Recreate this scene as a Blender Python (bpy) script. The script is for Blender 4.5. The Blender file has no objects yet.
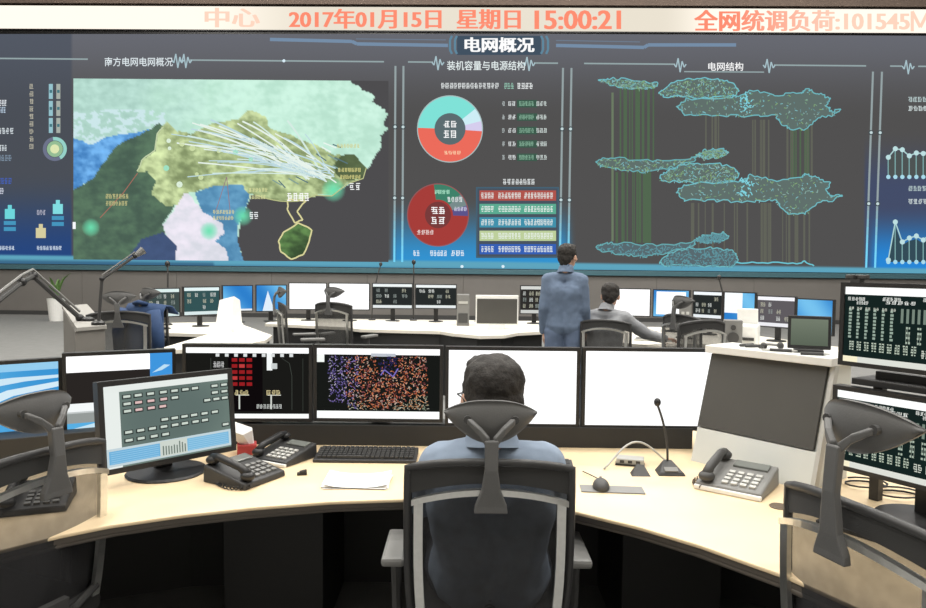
import bpy, bmesh, math, random
import numpy as np
from mathutils import Vector, Matrix, Euler, noise as mnoise

# ------------------------------------------------------------------ camera, world, light, exposure
SC = bpy.context.scene
COL = SC.collection
F_PX = 700.0
PITCH, ROLL = math.radians(3.0), math.radians(0.62)
CAM_LOC = Vector((0.0, 0.0, 1.5))
cam_rot = Euler((math.pi / 2 - PITCH, 0, 0)).to_matrix() @ Matrix.Rotation(ROLL, 3, 'Z')
cd = bpy.data.cameras.new('camera')
cd.sensor_width = 36.0
cd.lens = 36.0 * F_PX / 926.0
cd.clip_start, cd.clip_end = 0.05, 200
cam = bpy.data.objects.new('camera', cd)
COL.objects.link(cam)
cam.matrix_world = Matrix.Translation(CAM_LOC) @ cam_rot.to_4x4()
SC.camera = cam

world = bpy.data.worlds.new('world')
SC.world = world
world.use_nodes = True
world.node_tree.nodes['Background'].inputs[0].default_value = (0.9, 0.95, 1.0, 1)
world.node_tree.nodes['Background'].inputs[1].default_value = 0.05
vs = SC.view_settings
vs.view_transform = 'Standard'
vs.look = 'None'
vs.exposure = 0.0
vs.gamma = 1.0
vs.use_curve_mapping = False
CEIL_POWER = 345.0          # watts of each ceiling luminaire
ROOM = dict(x0=-16.5, x1=16.5, y0=-4.0, top=10.6)


def ray(px, py):
    d = Vector(((px - 463.0) / F_PX, (304.0 - py) / F_PX, -1.0))
    return cam_rot @ d


def PZ(px, py, z):
    d = ray(px, py)
    return CAM_LOC + d * ((z - CAM_LOC.z) / d.z)


def PY(px, py, Y):
    d = ray(px, py)
    return CAM_LOC + d * (Y / d.y)


# ------------------------------------------------------------------ materials
def lin(c):
    c = c / 255.0
    return c / 12.92 if c <= 0.04045 else ((c + 0.055) / 1.055) ** 2.4


def L(rgb, k=1.0):
    return tuple(lin(v) * k for v in rgb)


MATS = {}


def mat(name, rgb, rough=0.5, metal=0.0, noise=0.0, scale=20.0, bump=0.0, bscale=200.0, spec=0.5):
    """rgb is the surface colour as linear albedo; noise adds procedural colour variation."""
    if name in MATS:
        return MATS[name]
    m = bpy.data.materials.new(name)
    m.use_nodes = True
    nt = m.node_tree
    b = nt.nodes['Principled BSDF']
    b.inputs['Roughness'].default_value = rough
    b.inputs['Metallic'].default_value = metal
    b.inputs['Specular IOR Level'].default_value = spec
    tc = nt.nodes.new('ShaderNodeTexCoord')
    n = nt.nodes.new('ShaderNodeTexNoise')
    n.inputs['Scale'].default_value = scale
    n.inputs['Detail'].default_value = 5
    nt.links.new(tc.outputs['Object'], n.inputs['Vector'])
    r = nt.nodes.new('ShaderNodeValToRGB')
    k = max(noise, 0.03)
    r.color_ramp.elements[0].position = 0.3
    r.color_ramp.elements[1].position = 0.7
    r.color_ramp.elements[0].color = (*[v * (1 - k) for v in rgb], 1)
    r.color_ramp.elements[1].color = (*[min(1, v * (1 + k)) for v in rgb], 1)
    nt.links.new(n.outputs['Fac'], r.inputs['Fac'])
    nt.links.new(r.outputs['Color'], b.inputs['Base Color'])
    if bump > 0:
        n2 = nt.nodes.new('ShaderNodeTexNoise')
        n2.inputs['Scale'].default_value = bscale
        n2.inputs['Detail'].default_value = 3
        nt.links.new(tc.outputs['Object'], n2.inputs['Vector'])
        bp = nt.nodes.new('ShaderNodeBump')
        bp.inputs['Strength'].default_value = bump
        bp.inputs['Distance'].default_value = 0.002
        nt.links.new(n2.outputs['Fac'], bp.inputs['Height'])
        nt.links.new(bp.outputs['Normal'], b.inputs['Normal'])
    MATS[name] = m
    return m


def emit_attr(name):
    m = bpy.data.materials.new(name)
    m.use_nodes = True
    nt = m.node_tree
    for n in list(nt.nodes):
        nt.nodes.remove(n)
    o = nt.nodes.new('ShaderNodeOutputMaterial')
    e = nt.nodes.new('ShaderNodeEmission')
    a = nt.nodes.new('ShaderNodeAttribute')
    a.attribute_name = 'Col'
    nt.links.new(a.outputs['Color'], e.inputs['Color'])
    nt.links.new(e.outputs[0], o.inputs['Surface'])
    return m


def mesh_fabric(name, rgb, opacity):
    m = bpy.data.materials.new(name)
    m.use_nodes = True
    nt = m.node_tree
    b = nt.nodes['Principled BSDF']
    b.inputs['Base Color'].default_value = (*rgb, 1)
    b.inputs['Roughness'].default_value = 0.8
    t = nt.nodes.new('ShaderNodeBsdfTransparent')
    mx = nt.nodes.new('ShaderNodeMixShader')
    tc = nt.nodes.new('ShaderNodeTexCoord')
    n = nt.nodes.new('ShaderNodeTexNoise')
    n.inputs['Scale'].default_value = 30
    nt.links.new(tc.outputs['Object'], n.inputs['Vector'])
    mr = nt.nodes.new('ShaderNodeMapRange')
    mr.inputs['To Min'].default_value = opacity - 0.06
    mr.inputs['To Max'].default_value = opacity + 0.06
    nt.links.new(n.outputs['Fac'], mr.inputs['Value'])
    nt.links.new(mr.outputs['Result'], mx.inputs['Fac'])
    nt.links.new(t.outputs[0], mx.inputs[1])
    nt.links.new(b.outputs[0], mx.inputs[2])
    nt.links.new(mx.outputs[0], nt.nodes['Material Output'].inputs['Surface'])
    return m


EMIT = emit_attr('screen_light')
M_BLACK = mat('black_plastic', (0.012, 0.012, 0.013), 0.45, bump=0.1)
M_DARK = mat('dark_grey_plastic', (0.045, 0.045, 0.045), 0.55, bump=0.15)
M_CHARC = mat('charcoal_plastic', (0.03, 0.03, 0.031), 0.5, bump=0.1)
M_GREY = mat('grey_plastic', (0.18, 0.18, 0.175), 0.5)
M_LGREY = mat('light_grey_plastic', (0.45, 0.45, 0.43), 0.45)
M_WHITE = mat('white_plastic', (0.78, 0.78, 0.76), 0.4)
M_PAPER = mat('white_paper', (0.86, 0.86, 0.85), 0.8)
M_SILVER = mat('brushed_aluminium', (0.72, 0.72, 0.70), 0.32, 1.0, noise=0.05, scale=60)
M_CHROME = mat('chrome', (0.85, 0.85, 0.85), 0.15, 1.0)
M_DESK = mat('maple_laminate', (0.74, 0.58, 0.37), 0.45, noise=0.05, scale=4)
M_DESKR = mat('pale_laminate', (0.80, 0.76, 0.67), 0.45, noise=0.04, scale=3)
M_EDGE = mat('desk_edge_band', (0.10, 0.085, 0.07), 0.5)
M_PANELK = mat('black_panel', (0.02, 0.02, 0.02), 0.6)
M_FLOOR = mat('grey_carpet', (0.19, 0.19, 0.186), 0.95, noise=0.08, scale=6, bump=0.4, bscale=300)
M_WALL = mat('grey_wall_panel', (0.165, 0.155, 0.145), 0.8, noise=0.05, scale=1.5)
M_WALLTOP = mat('brown_bulkhead', (0.24, 0.18, 0.15), 0.8, noise=0.05, scale=1.5)
M_CEIL = mat('white_ceiling', (0.62, 0.61, 0.59), 0.9, noise=0.04, scale=2)
M_SIDE = mat('beige_wall', (0.42, 0.40, 0.37), 0.85, noise=0.04, scale=2)
M_CABD = mat('console_dark_panel', (0.060, 0.058, 0.053), 0.55, noise=0.05, scale=5)
M_CABL = mat('console_pale_panel', (0.60, 0.62, 0.60), 0.5, noise=0.03, scale=5)
M_PART = mat('grey_partition', (0.17, 0.16, 0.145), 0.7, noise=0.06, scale=8)
M_PARTT = mat('grey_partition_cap', (0.30, 0.29, 0.27), 0.6)
M_FAB = mat('dark_chair_fabric', (0.03, 0.03, 0.03), 0.9, bump=0.3, bscale=500)
M_MESH = mesh_fabric('black_chair_mesh', (0.02, 0.02, 0.022), 0.76)
M_MESHG = mesh_fabric('grey_chair_mesh', (0.06, 0.06, 0.058), 0.75)
M_HEADR = mat('headrest_shell', (0.095, 0.095, 0.095), 0.5, bump=0.2)
M_SKIN = mat('skin', (0.55, 0.33, 0.24), 0.55, noise=0.06, scale=30)
M_HAIR = mat('black_hair', (0.017, 0.014, 0.012), 0.75, noise=0.5, scale=90, bump=0.9, bscale=160)
M_SHIRT1 = mat('pale_blue_shirt', (0.22, 0.275, 0.36), 0.9, noise=0.08, scale=14, bump=0.5, bscale=25)
M_SHIRT2 = mat('steel_blue_shirt', (0.12, 0.165, 0.245), 0.9, noise=0.10, scale=10, bump=0.5, bscale=25)
M_SHIRT3 = mat('grey_shirt', (0.27, 0.28, 0.30), 0.9, noise=0.10, scale=10, bump=0.5, bscale=25)
M_TROU1 = mat('dark_trousers', (0.02, 0.025, 0.04), 0.9)
M_TROU2 = mat('steel_blue_trousers', (0.11, 0.15, 0.235), 0.9, noise=0.10, scale=9, bump=0.5, bscale=20)
M_JACKET = mat('navy_jacket', (0.02, 0.05, 0.13), 0.85, noise=0.15, scale=12, bump=0.5, bscale=30)
M_SHOE = mat('black_shoe', (0.015, 0.013, 0.012), 0.4)
M_EYE = mat('eye_white', (0.8, 0.8, 0.78), 0.3)
M_LIP = mat('lips', (0.42, 0.16, 0.13), 0.5)
M_LEAF = mat('green_leaf', (0.10, 0.20, 0.05), 0.6, noise=0.2, scale=15)
M_SOIL = mat('soil', (0.03, 0.022, 0.015), 0.95)
M_RED = mat('red_card', (0.45, 0.05, 0.05), 0.6)
M_BRASS = mat('brown_cord', (0.10, 0.07, 0.045), 0.5)
M_LCDOFF = mat('phone_lcd', (0.16, 0.17, 0.16), 0.2)
M_GLASSG = mat('tablet_glass', (0.055, 0.065, 0.05), 0.15)


# ------------------------------------------------------------------ mesh builder
def link(o, parent=None):
    COL.objects.link(o)
    if parent is not None:
        o.parent = parent
    return o


class MB:
    def __init__(s):
        s.v, s.f = [], []

    def add(s, verts, faces):
        k = len(s.v)
        s.v += [Vector(p) for p in verts]
        s.f += [[i + k for i in f] for f in faces]
        return s

    def box(s, c, size, rot=None):
        hx, hy, hz = size[0] / 2, size[1] / 2, size[2] / 2
        vs_ = [Vector((x, y, z)) for x in (-hx, hx) for y in (-hy, hy) for z in (-hz, hz)]
        if rot is not None:
            R = rot if isinstance(rot, Matrix) else Euler(rot).to_matrix()
            vs_ = [R @ p for p in vs_]
        c = Vector(c)
        return s.add([p + c for p in vs_],
                     [(0, 1, 3, 2), (4, 6, 7, 5), (0, 4, 5, 1), (2, 3, 7, 6), (0, 2, 6, 4), (1, 5, 7, 3)])

    def prism(s, poly, z0, z1):
        n = len(poly)
        a = sum(poly[i][0] * poly[(i + 1) % n][1] - poly[(i + 1) % n][0] * poly[i][1] for i in range(n))
        if a < 0:
            poly = poly[::-1]
        v = [(p[0], p[1], z0) for p in poly] + [(p[0], p[1], z1) for p in poly]
        f = [list(range(n))[::-1], list(range(n, 2 * n))]
        f += [(i, (i + 1) % n, n + (i + 1) % n, n + i) for i in range(n)]
        return s.add(v, f)

    def tube(s, pts, r, n=8, closed=False):
        pts = [Vector(p) for p in pts]
        m = len(pts)
        rs = r if isinstance(r, (list, tuple)) else [r] * m
        rings = []
        up = Vector((0, 0, 1))
        prev = None
        for i, p in enumerate(pts):
            if closed:
                t = (pts[(i + 1) % m] - pts[i - 1]).normalized()
            else:
                t = (pts[min(i + 1, m - 1)] - pts[max(i - 1, 0)]).normalized()
            if prev is None:
                a = up.cross(t)
                if a.length < 1e-3:
                    a = Vector((1, 0, 0)).cross(t)
            else:
                a = prev - t * prev.dot(t)
            a.normalize()
            prev = a
            b = t.cross(a)
            rings.append([p + (a * math.cos(q) + b * math.sin(q)) * rs[i]
                          for q in [2 * math.pi * k / n for k in range(n)]])
        v = [q for rg in rings for q in rg]
        f = []
        for i in range(m if closed else m - 1):
            j = (i + 1) % m
            for k in range(n):
                l = (k + 1) % n
                f.append((i * n + k, i * n + l, j * n + l, j * n + k))
        if not closed:
            f.append(tuple(range(n))[::-1])
            f.append(tuple((m - 1) * n + k for k in range(n)))
        return s.add(v, f)

    def strap(s, pts, w, t, wdir=(1, 0, 0)):
        """flat bar along pts with width along wdir."""
        pts = [Vector(p) for p in pts]
        wd = Vector(wdir).normalized()
        m = len(pts)
        ws = w if isinstance(w, (list, tuple)) else [w] * m
        v, f = [], []
        for i, p in enumerate(pts):
            tg = (pts[min(i + 1, m - 1)] - pts[max(i - 1, 0)]).normalized()
            nn = tg.cross(wd).normalized()
            for a, b in ((-1, -1), (1, -1), (1, 1), (-1, 1)):
                v.append(p + wd * (a * ws[i] / 2) + nn * (b * t / 2))
        for i in range(m - 1):
            for k in range(4):
                l = (k + 1) % 4
                f.append((i * 4 + k, i * 4 + l, i * 4 + 4 + l, i * 4 + 4 + k))
        f.append((3, 2, 1, 0))
        f.append(tuple((m - 1) * 4 + k for k in range(4)))
        return s.add(v, f)

    def lathe(s, prof, c=(0, 0, 0), n=20):
        c = Vector(c)
        v, f = [], []
        for r, z in prof:
            for k in range(n):
                q = 2 * math.pi * k / n
                v.append(c + Vector((r * math.cos(q), r * math.sin(q), z)))
        for i in range(len(prof) - 1):
            for k in range(n):
                l = (k + 1) % n
                f.append((i * n + k, i * n + l, i * n + n + l, i * n + n + k))
        f.append(tuple(range(n))[::-1])
        f.append(tuple((len(prof) - 1) * n + k for k in range(n)))
        return s.add(v, f)

    def ball(s, c, r, n=10, rot=None):
        c = Vector(c)
        r = Vector(r) if hasattr(r, '__len__') else Vector((r, r, r))
        v, f = [], []
        m = n
        R = rot if rot is not None else Matrix.Identity(3)
        v.append(c + R @ Vector((0, 0, -r.z)))
        for i in range(1, m):
            th = -math.pi / 2 + math.pi * i / m
            for k in range(2 * n):
                q = math.pi * k / n
                v.append(c + R @ Vector((r.x * math.cos(th) * math.cos(q), r.y * math.cos(th) * math.sin(q), r.z * math.sin(th))))
        v.append(c + R @ Vector((0, 0, r.z)))
        w = 2 * n
        for k in range(w):
            f.append((0, 1 + (k + 1) % w, 1 + k))
        for i in range(m - 2):
            for k in range(w):
                l = (k + 1) % w
                f.append((1 + i * w + k, 1 + i * w + l, 1 + i * w + w + l, 1 + i * w + w + k))
        e = len(v) - 1
        b = 1 + (m - 2) * w
        for k in range(w):
            f.append((b + k, b + (k + 1) % w, e))
        return s.add(v, f)

    def capsule(s, p0, p1, r0, r1, n=8):
        p0, p1 = Vector(p0), Vector(p1)
        d = (p1 - p0)
        ln = max(d.length, 1e-5)
        t = d / ln
        pts, rs = [], []
        for q in (-0.98, -0.8, -0.5, 0):
            pts.append(p0 + t * r0 * q)
            rs.append(r0 * math.sqrt(1 - q * q))
        for q in (0, 0.5, 0.8, 0.98):
            pts.append(p1 + t * r1 * q)
            rs.append(r1 * math.sqrt(1 - q * q))
        return s.tube(pts, rs, n)

    def mesh(s, name, bevel=0.0, seg=2):
        me = bpy.data.meshes.new(name)
        me.from_pydata([tuple(p) for p in s.v], [], s.f)
        if bevel > 0:
            bm = bmesh.new()
            bm.from_mesh(me)
            es = [e for e in bm.edges if len(e.link_faces) == 2 and e.calc_face_angle(0) > 0.5]
            bmesh.ops.bevel(bm, geom=es, offset=bevel, segments=seg, affect='EDGES', profile=0.5)
            bm.to_mesh(me)
            bm.free()
        me.validate()
        return me

    def build(s, name, m, parent=None, bevel=0.0, smooth=False, seg=2):
        me = s.mesh(name, bevel, seg)
        me.materials.append(m)
        if smooth:
            me.polygons.foreach_set('use_smooth', [True] * len(me.polygons))
        return link(bpy.data.objects.new(name, me), parent)


def tag(o, label=None, cat=None, group=None, kind=None):
    if label:
        o['label'] = label
    if cat:
        o['category'] = cat
    if group:
        o['group'] = group
    if kind:
        o['kind'] = kind
    return o


def thing(name, label, cat, loc=(0, 0, 0), rz=0.0, group=None):
    o = bpy.data.objects.new(name, None)
    o.empty_display_size = 0.1
    o.location = loc
    o.rotation_euler = (0, 0, rz)
    link(o)
    return tag(o, label, cat, group)


def dup(root, loc, rz, label, group=None, scale=None):
    def rec(o, p):
        c = o.copy()
        link(c, p)
        for ch in list(o.children):
            rec(ch, c)
        return c
    c = rec(root, None)
    c.location = loc
    c.rotation_euler = (0, 0, rz)
    if scale:
        c.scale = (scale,) * 3
    c['label'] = label
    if group:
        c['group'] = group
    return c


# ------------------------------------------------------------------ screen canvas (flat picture content)
class Canvas:
    """collects coloured polygons on an x-z plane, facing -y; fn maps (u,v) to (x,z)."""

    def __init__(s, fn, step):
        s.fn, s.step = fn, step
        s.v, s.f, s.c = [], [], []

    def poly(s, pts, col, layer=1):
        k = len(s.v)
        cs = col if isinstance(col, list) else [col] * len(pts)
        for p, c in zip(pts, cs):
            x, z = s.fn(*p)
            s.v.append((x, -layer * s.step, z))
            s.c.append((*c, 1))
        s.f.append(list(range(k, k + len(pts))))

    def rect(s, u0, v0, u1, v1, col, layer=1):
        s.poly([(u0, v0), (u1, v0), (u1, v1), (u0, v1)], col, layer)

    def line(s, pts, w, col, layer=2, aspect=1.0):
        for (a, b), (c, d) in zip(pts[:-1], pts[1:]):
            dx, dy = (c - a), (d - b) / aspect
            ln = math.hypot(dx, dy) or 1e-6
            nx, ny = -dy / ln * w / 2, dx / ln * w / 2 * aspect
            s.poly([(a - nx, b - ny), (c - nx, d - ny), (c + nx, d + ny), (a + nx, b + ny)], col, layer)

    def ring(s, cx, cy, r0, r1, a0, a1, col, layer=2, n=40, aspect=1.0):
        k = max(2, int(n * abs(a1 - a0) / (2 * math.pi)))
        for i in range(k):
            q0, q1 = a0 + (a1 - a0) * i / k, a0 + (a1 - a0) * (i + 1) / k
            s.poly([(cx + r * math.cos(q), cy + r * math.sin(q) * aspect) for r, q in
                    ((r0, q0), (r1, q0), (r1, q1), (r0, q1))], col, layer)

    def glyphs(s, u0, v0, u1, v1, col, n, rnd, layer=3):
        """a row of small unreadable marks, as far lettering looks on a screen."""
        cw = (u1 - u0) / n
        for i in range(n):
            a = u0 + i * cw
            h = v1 - v0
            nh = 4
            for k in range(nh):
                y = v0 + h * (0.02 + 0.28 * k)
                l, r = rnd.uniform(0.0, 0.3), rnd.uniform(0.65, 0.92)
                s.rect(a + cw * l, y, a + cw * r, y + h * 0.12, col, layer)
            for x in (rnd.uniform(0.05, 0.3), rnd.uniform(0.55, 0.8)):
                b0, b1 = rnd.choice((0, 0.3)), rnd.choice((0.72, 1))
                s.rect(a + cw * x, v0 + h * b0, a + cw * (x + 0.12), v0 + h * b1, col, layer)

    def text(s, body, u0, v0, u1, v1, col, layer=4, bold=0.02, colfn=None):
        vs_, fs_ = text_mesh(body, bold)
        k = len(s.v)
        for x, y in vs_:
            u, v = u0 + (u1 - u0) * x, v0 + (v1 - v0) * y
            X, Z = s.fn(u, v)
            s.v.append((X, -layer * s.step, Z))
            c = colfn(u) if colfn else col
            s.c.append((*c, 1))
        s.f += [[i + k for i in f] for f in fs_]

    def grid(s, us, vs_, colfn, layer=0):
        k = len(s.v)
        nu, nv = len(us), len(vs_)
        for v in vs_:
            for u in us:
                x, z = s.fn(u, v)
                s.v.append((x, -layer * s.step, z))
                s.c.append((*colfn(u, v), 1))
        for j in range(nv - 1):
            for i in range(nu - 1):
                a = k + j * nu + i
                s.f.append((a, a + 1, a + nu + 1, a + nu))

    def build(s, name, parent):
        me = bpy.data.meshes.new(name)
        me.from_pydata(s.v, [], s.f)
        at = me.color_attributes.new('Col', 'FLOAT_COLOR', 'POINT')
        at.data.foreach_set('color', np.array(s.c, dtype=np.float32).ravel())
        me.materials.append(EMIT)
        return link(bpy.data.objects.new(name, me), parent)


_tx = {}


def text_mesh(body, bold=0.02):
    if (body, bold) in _tx:
        return _tx[(body, bold)]
    cu = bpy.data.curves.new('t', 'FONT')
    cu.body = body
    cu.offset = bold
    cu.resolution_u = 3
    o = bpy.data.objects.new('t', cu)
    COL.objects.link(o)
    dg = bpy.context.evaluated_depsgraph_get()
    me = bpy.data.meshes.new_from_object(o.evaluated_get(dg))
    P = np.array([v.co[:2] for v in me.vertices])
    fs_ = [list(p.vertices) for p in me.polygons]
    lo, hi = P.min(0), P.max(0)
    P = (P - lo) / (hi - lo)
    bpy.data.objects.remove(o)
    bpy.data.curves.remove(cu)
    bpy.data.meshes.remove(me)
    _tx[(body, bold)] = (P, fs_)
    return _tx[(body, bold)]


# ================================================================== STRUCTURE
WALL_Y = 20.0
WYAW = math.radians(-1.0)
we = Vector((math.cos(WYAW), math.sin(WYAW), 0))
wn = Vector((-math.sin(WYAW), math.cos(WYAW), 0))
W0 = Vector((0, WALL_Y, 0))


def W(px, py):
    d = ray(px, py)
    t = (W0 - CAM_LOC).dot(wn) / d.dot(wn)
    p = CAM_LOC + d * t - W0
    return p.dot(we), p.z


def struct(name, mb, m, bevel=0.0, parent=None):
    o = mb.build(name, m, parent, bevel)
    if parent is None:
        o['kind'] = 'structure'
    return o


X0, X1, Y0, TOP = ROOM['x0'], ROOM['x1'], ROOM['y0'], ROOM['top']
YB = WALL_Y + 0.45
tag(struct('floor', MB().box(((X0 + X1) / 2, (Y0 + YB + 0.5) / 2, -0.05), (X1 - X0 + 1, YB + 1 - Y0 + 0.5, 0.1)), M_FLOOR),
    'grey carpeted floor of the control room', 'floor')
tag(struct('ceiling', MB().box(((X0 + X1) / 2, (Y0 + YB + 0.5) / 2, TOP + 0.05), (X1 - X0 + 1, YB + 1 - Y0 + 0.5, 0.1)), M_CEIL),
    'white ceiling of the control room', 'ceiling')
tag(struct('wall_left', MB().box((X0 - 0.1, (Y0 + YB) / 2, TOP / 2), (0.2, YB - Y0 + 1.2, TOP)), M_SIDE), 'beige side wall left of the video wall', 'wall')
tag(struct('wall_right', MB().box((X1 + 0.1, (Y0 + YB) / 2, TOP / 2), (0.2, YB - Y0 + 1.2, TOP)), M_SIDE), 'beige side wall right of the video wall', 'wall')
tag(struct('wall_rear', MB().box((0, Y0 - 0.1, TOP / 2), (X1 - X0, 0.2, TOP)), M_SIDE), 'beige wall behind the camera', 'wall')
wb = struct('wall_back', MB().box((0, 0.3, TOP / 2), (X1 - X0 + 0.4, 0.2, TOP)), M_WALL)
wb.location = W0
wb.rotation_euler = (0, 0, WYAW)
tag(wb, 'grey wall carrying the giant video wall', 'wall')
# lower cladding and upper bulkhead, parts of the back wall
zb_l = W(463, 274)[1]
z_t0 = W(463, 32)[1]
z_t1 = W(463, 7)[1]
for k in range(12):
    w_ = (X1 - X0) / 12
    MB().box((X0 + w_ * (k + 0.5), 0.1, (zb_l - 0.02) / 2 + 0.03), (w_ - 0.006, 0.2, zb_l - 0.08)).build('cladding_panel', M_WALL, wb, 0.004)
MB().box((0, 0.08, (z_t1 + TOP) / 2 + 0.02), (X1 - X0, 0.24, TOP - z_t1 - 0.06)).build('bulkhead', M_WALLTOP, wb)
bb = MB().box((0, 0.1 - 0.012 / 2 - 0.1, 0.06), (X1 - X0, 0.012, 0.12)).build('baseboard_back', M_DARK)
bb.location = W0
bb.rotation_euler = (0, 0, WYAW)
tag(bb, 'dark skirting along the foot of the back wall', 'baseboard', kind='structure')

# ceiling luminaires: real fittings with a lit diffuser and the lamp inside
M_DIFF = bpy.data.materials.new('luminaire_diffuser')
M_DIFF.use_nodes = True
_b = M_DIFF.node_tree.nodes['Principled BSDF']
_b.inputs['Base Color'].default_value = (0.9, 0.9, 0.9, 1)
_b.inputs['Emission Color'].default_value = (1, 0.97, 0.92, 1)
_b.inputs['Emission Strength'].default_value = 3.0
lum_places = ['over the foreground desk', 'over the middle of the room', 'over the rear desks', 'close to the video wall']
lum_side = ['far left', 'left of centre', 'right of centre', 'far right']
for j, y in enumerate((-0.5, 4.5, 9.5, 14.5)):
    for i, x in enumerate((-9.0, -3.0, 3.0, 9.0)):
        t = thing('ceiling_luminaire', 'square white ceiling luminaire %s, %s in its row' % (lum_places[j], lum_side[i]),
                  'ceiling light', (x, y, TOP - 0.14), 0, 'ceiling luminaires')
        h = MB()
        for sx, sy, dx, dy in ((-0.88, 0, 0.06, 1.82), (0.88, 0, 0.06, 1.82), (0, -0.88, 1.7, 0.06), (0, 0.88, 1.7, 0.06)):
            h.box((sx, sy, 0.07), (dx, dy, 0.14))
        h.build('frame', M_WHITE, t)
        MB().box((0, 0, 0.06), (1.7, 1.7, 0.02)).build('diffuser', M_DIFF, t)
        ld = bpy.data.lights.new('luminaire_lamp', 'AREA')
        ld.shape = 'SQUARE'
        ld.size = 1.6
        ld.energy = CEIL_POWER
        ld.color = (1.0, 0.97, 0.91)
        lo = bpy.data.objects.new('luminaire_lamp', ld)
        link(lo, t)
        lo.location = (0, 0, 0.02)

# ================================================================== VIDEO WALL
RND = random.Random(7)
vw = thing('video_wall', 'giant video wall showing a grid map, pie charts and network diagrams', 'video wall', W0, WYAW)
zbot, ztop = W(463, 268.5)[1], W(463, 33.5)[1]
xa, xb = W(-105, 150)[0], W(1034, 150)[0]
MB().box(((xa + xb) / 2, 0.07, (zbot + ztop) / 2), (xb - xa + 0.16, 0.12, ztop - zbot + 0.06)).build('housing', M_BLACK, vw)
MB().box(((xa + xb) / 2, -0.005, zbot - 0.09), (xb - xa + 0.16, 0.16, 0.14)).build('bottom_trim', mat('teal_trim', (0.05, 0.13, 0.16), 0.5), vw, 0.01)


def smooth(a, b, x):
    t = min(1, max(0, (x - a) / (b - a)))
    return t * t * (3 - 2 * t)


def mix(a, b, t):
    return tuple(p + (q - p) * t for p, q in zip(a, b))


def bg_col(px, py):
    base = mix((104, 106, 114), (82, 81, 81), smooth(30, 120, py))
    if px < 72:
        base = mix(base, (70, 78, 92), 0.6)
        base = mix(base, (38, 70, 128), smooth(170, 262, py))
    blue = (50, 150, 215)
    if 388 < px < 575:
        e = smooth(388, 398, px) * (1 - smooth(562, 576, px))
        base = mix(base, blue, e * smooth(195, 262, py) * 0.95)
    if px > 864:
        base = mix(base, (62, 76, 116), smooth(130, 190, py) * 0.7)
        base = mix(base, (40, 135, 215), smooth(205, 262, py) * smooth(862, 880, px))
    # teal bar along the foot of the picture
    yb = 257.5 + (px - 200) * 0.0138 + max(0, px - 500) * 0.002
    base = mix(base, (95, 165, 190), smooth(yb - 1.2, yb + 1.5, py))
    base = mix(base, (52, 92, 125), smooth(yb + 3, yb + 7, py) * 0.8 if px < 215 else smooth(yb + 5, yb + 9, py) * 0.5)
    return L(base)


xs_px = np.linspace(-103, 1031, 400)
ys_px = np.concatenate([np.linspace(34, 250, 50), np.linspace(252, 275, 22)])


def Wc(px, py):
    x, z = W(px, py)
    return x, min(ztop, max(zbot, z))


scr = Canvas(Wc, 0.004)
scr.grid(list(xs_px), list(ys_px), bg_col, 0)
screen = scr.build('screen', vw)
tag(screen, 'dark grey screen surface glowing blue along its foot')

# --- map panel raster


def inpoly(P, poly):
    x, y = P[:, 0], P[:, 1]
    r = np.zeros(len(P), bool)
    n = len(poly)
    for i in range(n):
        x0, y0 = poly[i]
        x1, y1 = poly[(i + 1) % n]
        c = ((y0 > y) != (y1 > y)) & (x < (x1 - x0) * (y - y0) / ((y1 - y0) or 1e-9) + x0)
        r ^= c
    return r


def crop(pts):
    return [(70 + x / 2.806, 70 + y / 2.806) for x, y in pts]


def jag(pts, amp, n, rnd):
    out = []
    m = len(pts)
    for i in range(m):
        a, b = pts[i], pts[(i + 1) % m]
        for k in range(n):
            t = k / n
            out.append((a[0] + (b[0] - a[0]) * t + rnd.uniform(-amp, amp), a[1] + (b[1] - a[1]) * t + rnd.uniform(-amp, amp)))
    return out


land = crop([(8, 25), (790, 35), (835, 62), (855, 75), (848, 92), (872, 100), (890, 125), (880, 150), (890, 165), (872, 185),
             (875, 215), (840, 265), (820, 300), (780, 322), (735, 352), (690, 352), (640, 368), (590, 368), (540, 358),
             (510, 350), (480, 420), (470, 480), (490, 575), (8, 575)])
blueL = crop([(8, 190), (60, 208), (110, 188), (225, 165), (130, 220), (75, 290), (70, 302), (8, 340)])
darkg = crop([(8, 338), (70, 302), (75, 285), (130, 212), (215, 172), (250, 150), (300, 200), (330, 300), (300, 370), (262, 435),
              (270, 465), (200, 480), (130, 575), (8, 575)])
indigo = crop([(130, 575), (200, 475), (262, 455), (300, 495), (290, 575)])
gulf = crop([(350, 345), (400, 325), (485, 318), (505, 350), (490, 400), (470, 440), (470, 480), (500, 575), (440, 575), (400, 480), (380, 420)])
pink = crop([(330, 338), (350, 370), (375, 400), (430, 430), (430, 460), (405, 480), (440, 505), (455, 575), (290, 575), (300, 495),
             (270, 465), (262, 435), (290, 400), (300, 370)])
prov = crop([(190, 285), (200, 255), (240, 225), (245, 180), (270, 145), (300, 170), (340, 180), (400, 150), (470, 140), (500, 112), (550, 130),
             (560, 165), (640, 190), (700, 215), (740, 240), (790, 238), (830, 275), (820, 302), (780, 318), (735, 350), (690, 352),
             (640, 368), (590, 368), (540, 358), (500, 345), (480, 320), (400, 325), (350, 345), (320, 345), (300, 380), (270, 382), (230, 350),
             (240, 310), (215, 285)])
bump_ = crop([(740, 270), (760, 240), (795, 235), (832, 275), (822, 305), (780, 310), (750, 300)])
hainan = crop([(586, 480), (600, 455), (640, 430), (680, 448), (672, 480), (655, 518), (620, 532), (592, 510)])
leiz = crop([(612, 362), (610, 392), (630, 428), (652, 420), (636, 396), (662, 368)])
R2 = random.Random(3)
land_j = [(60, 60), (351, 60)]
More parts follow.
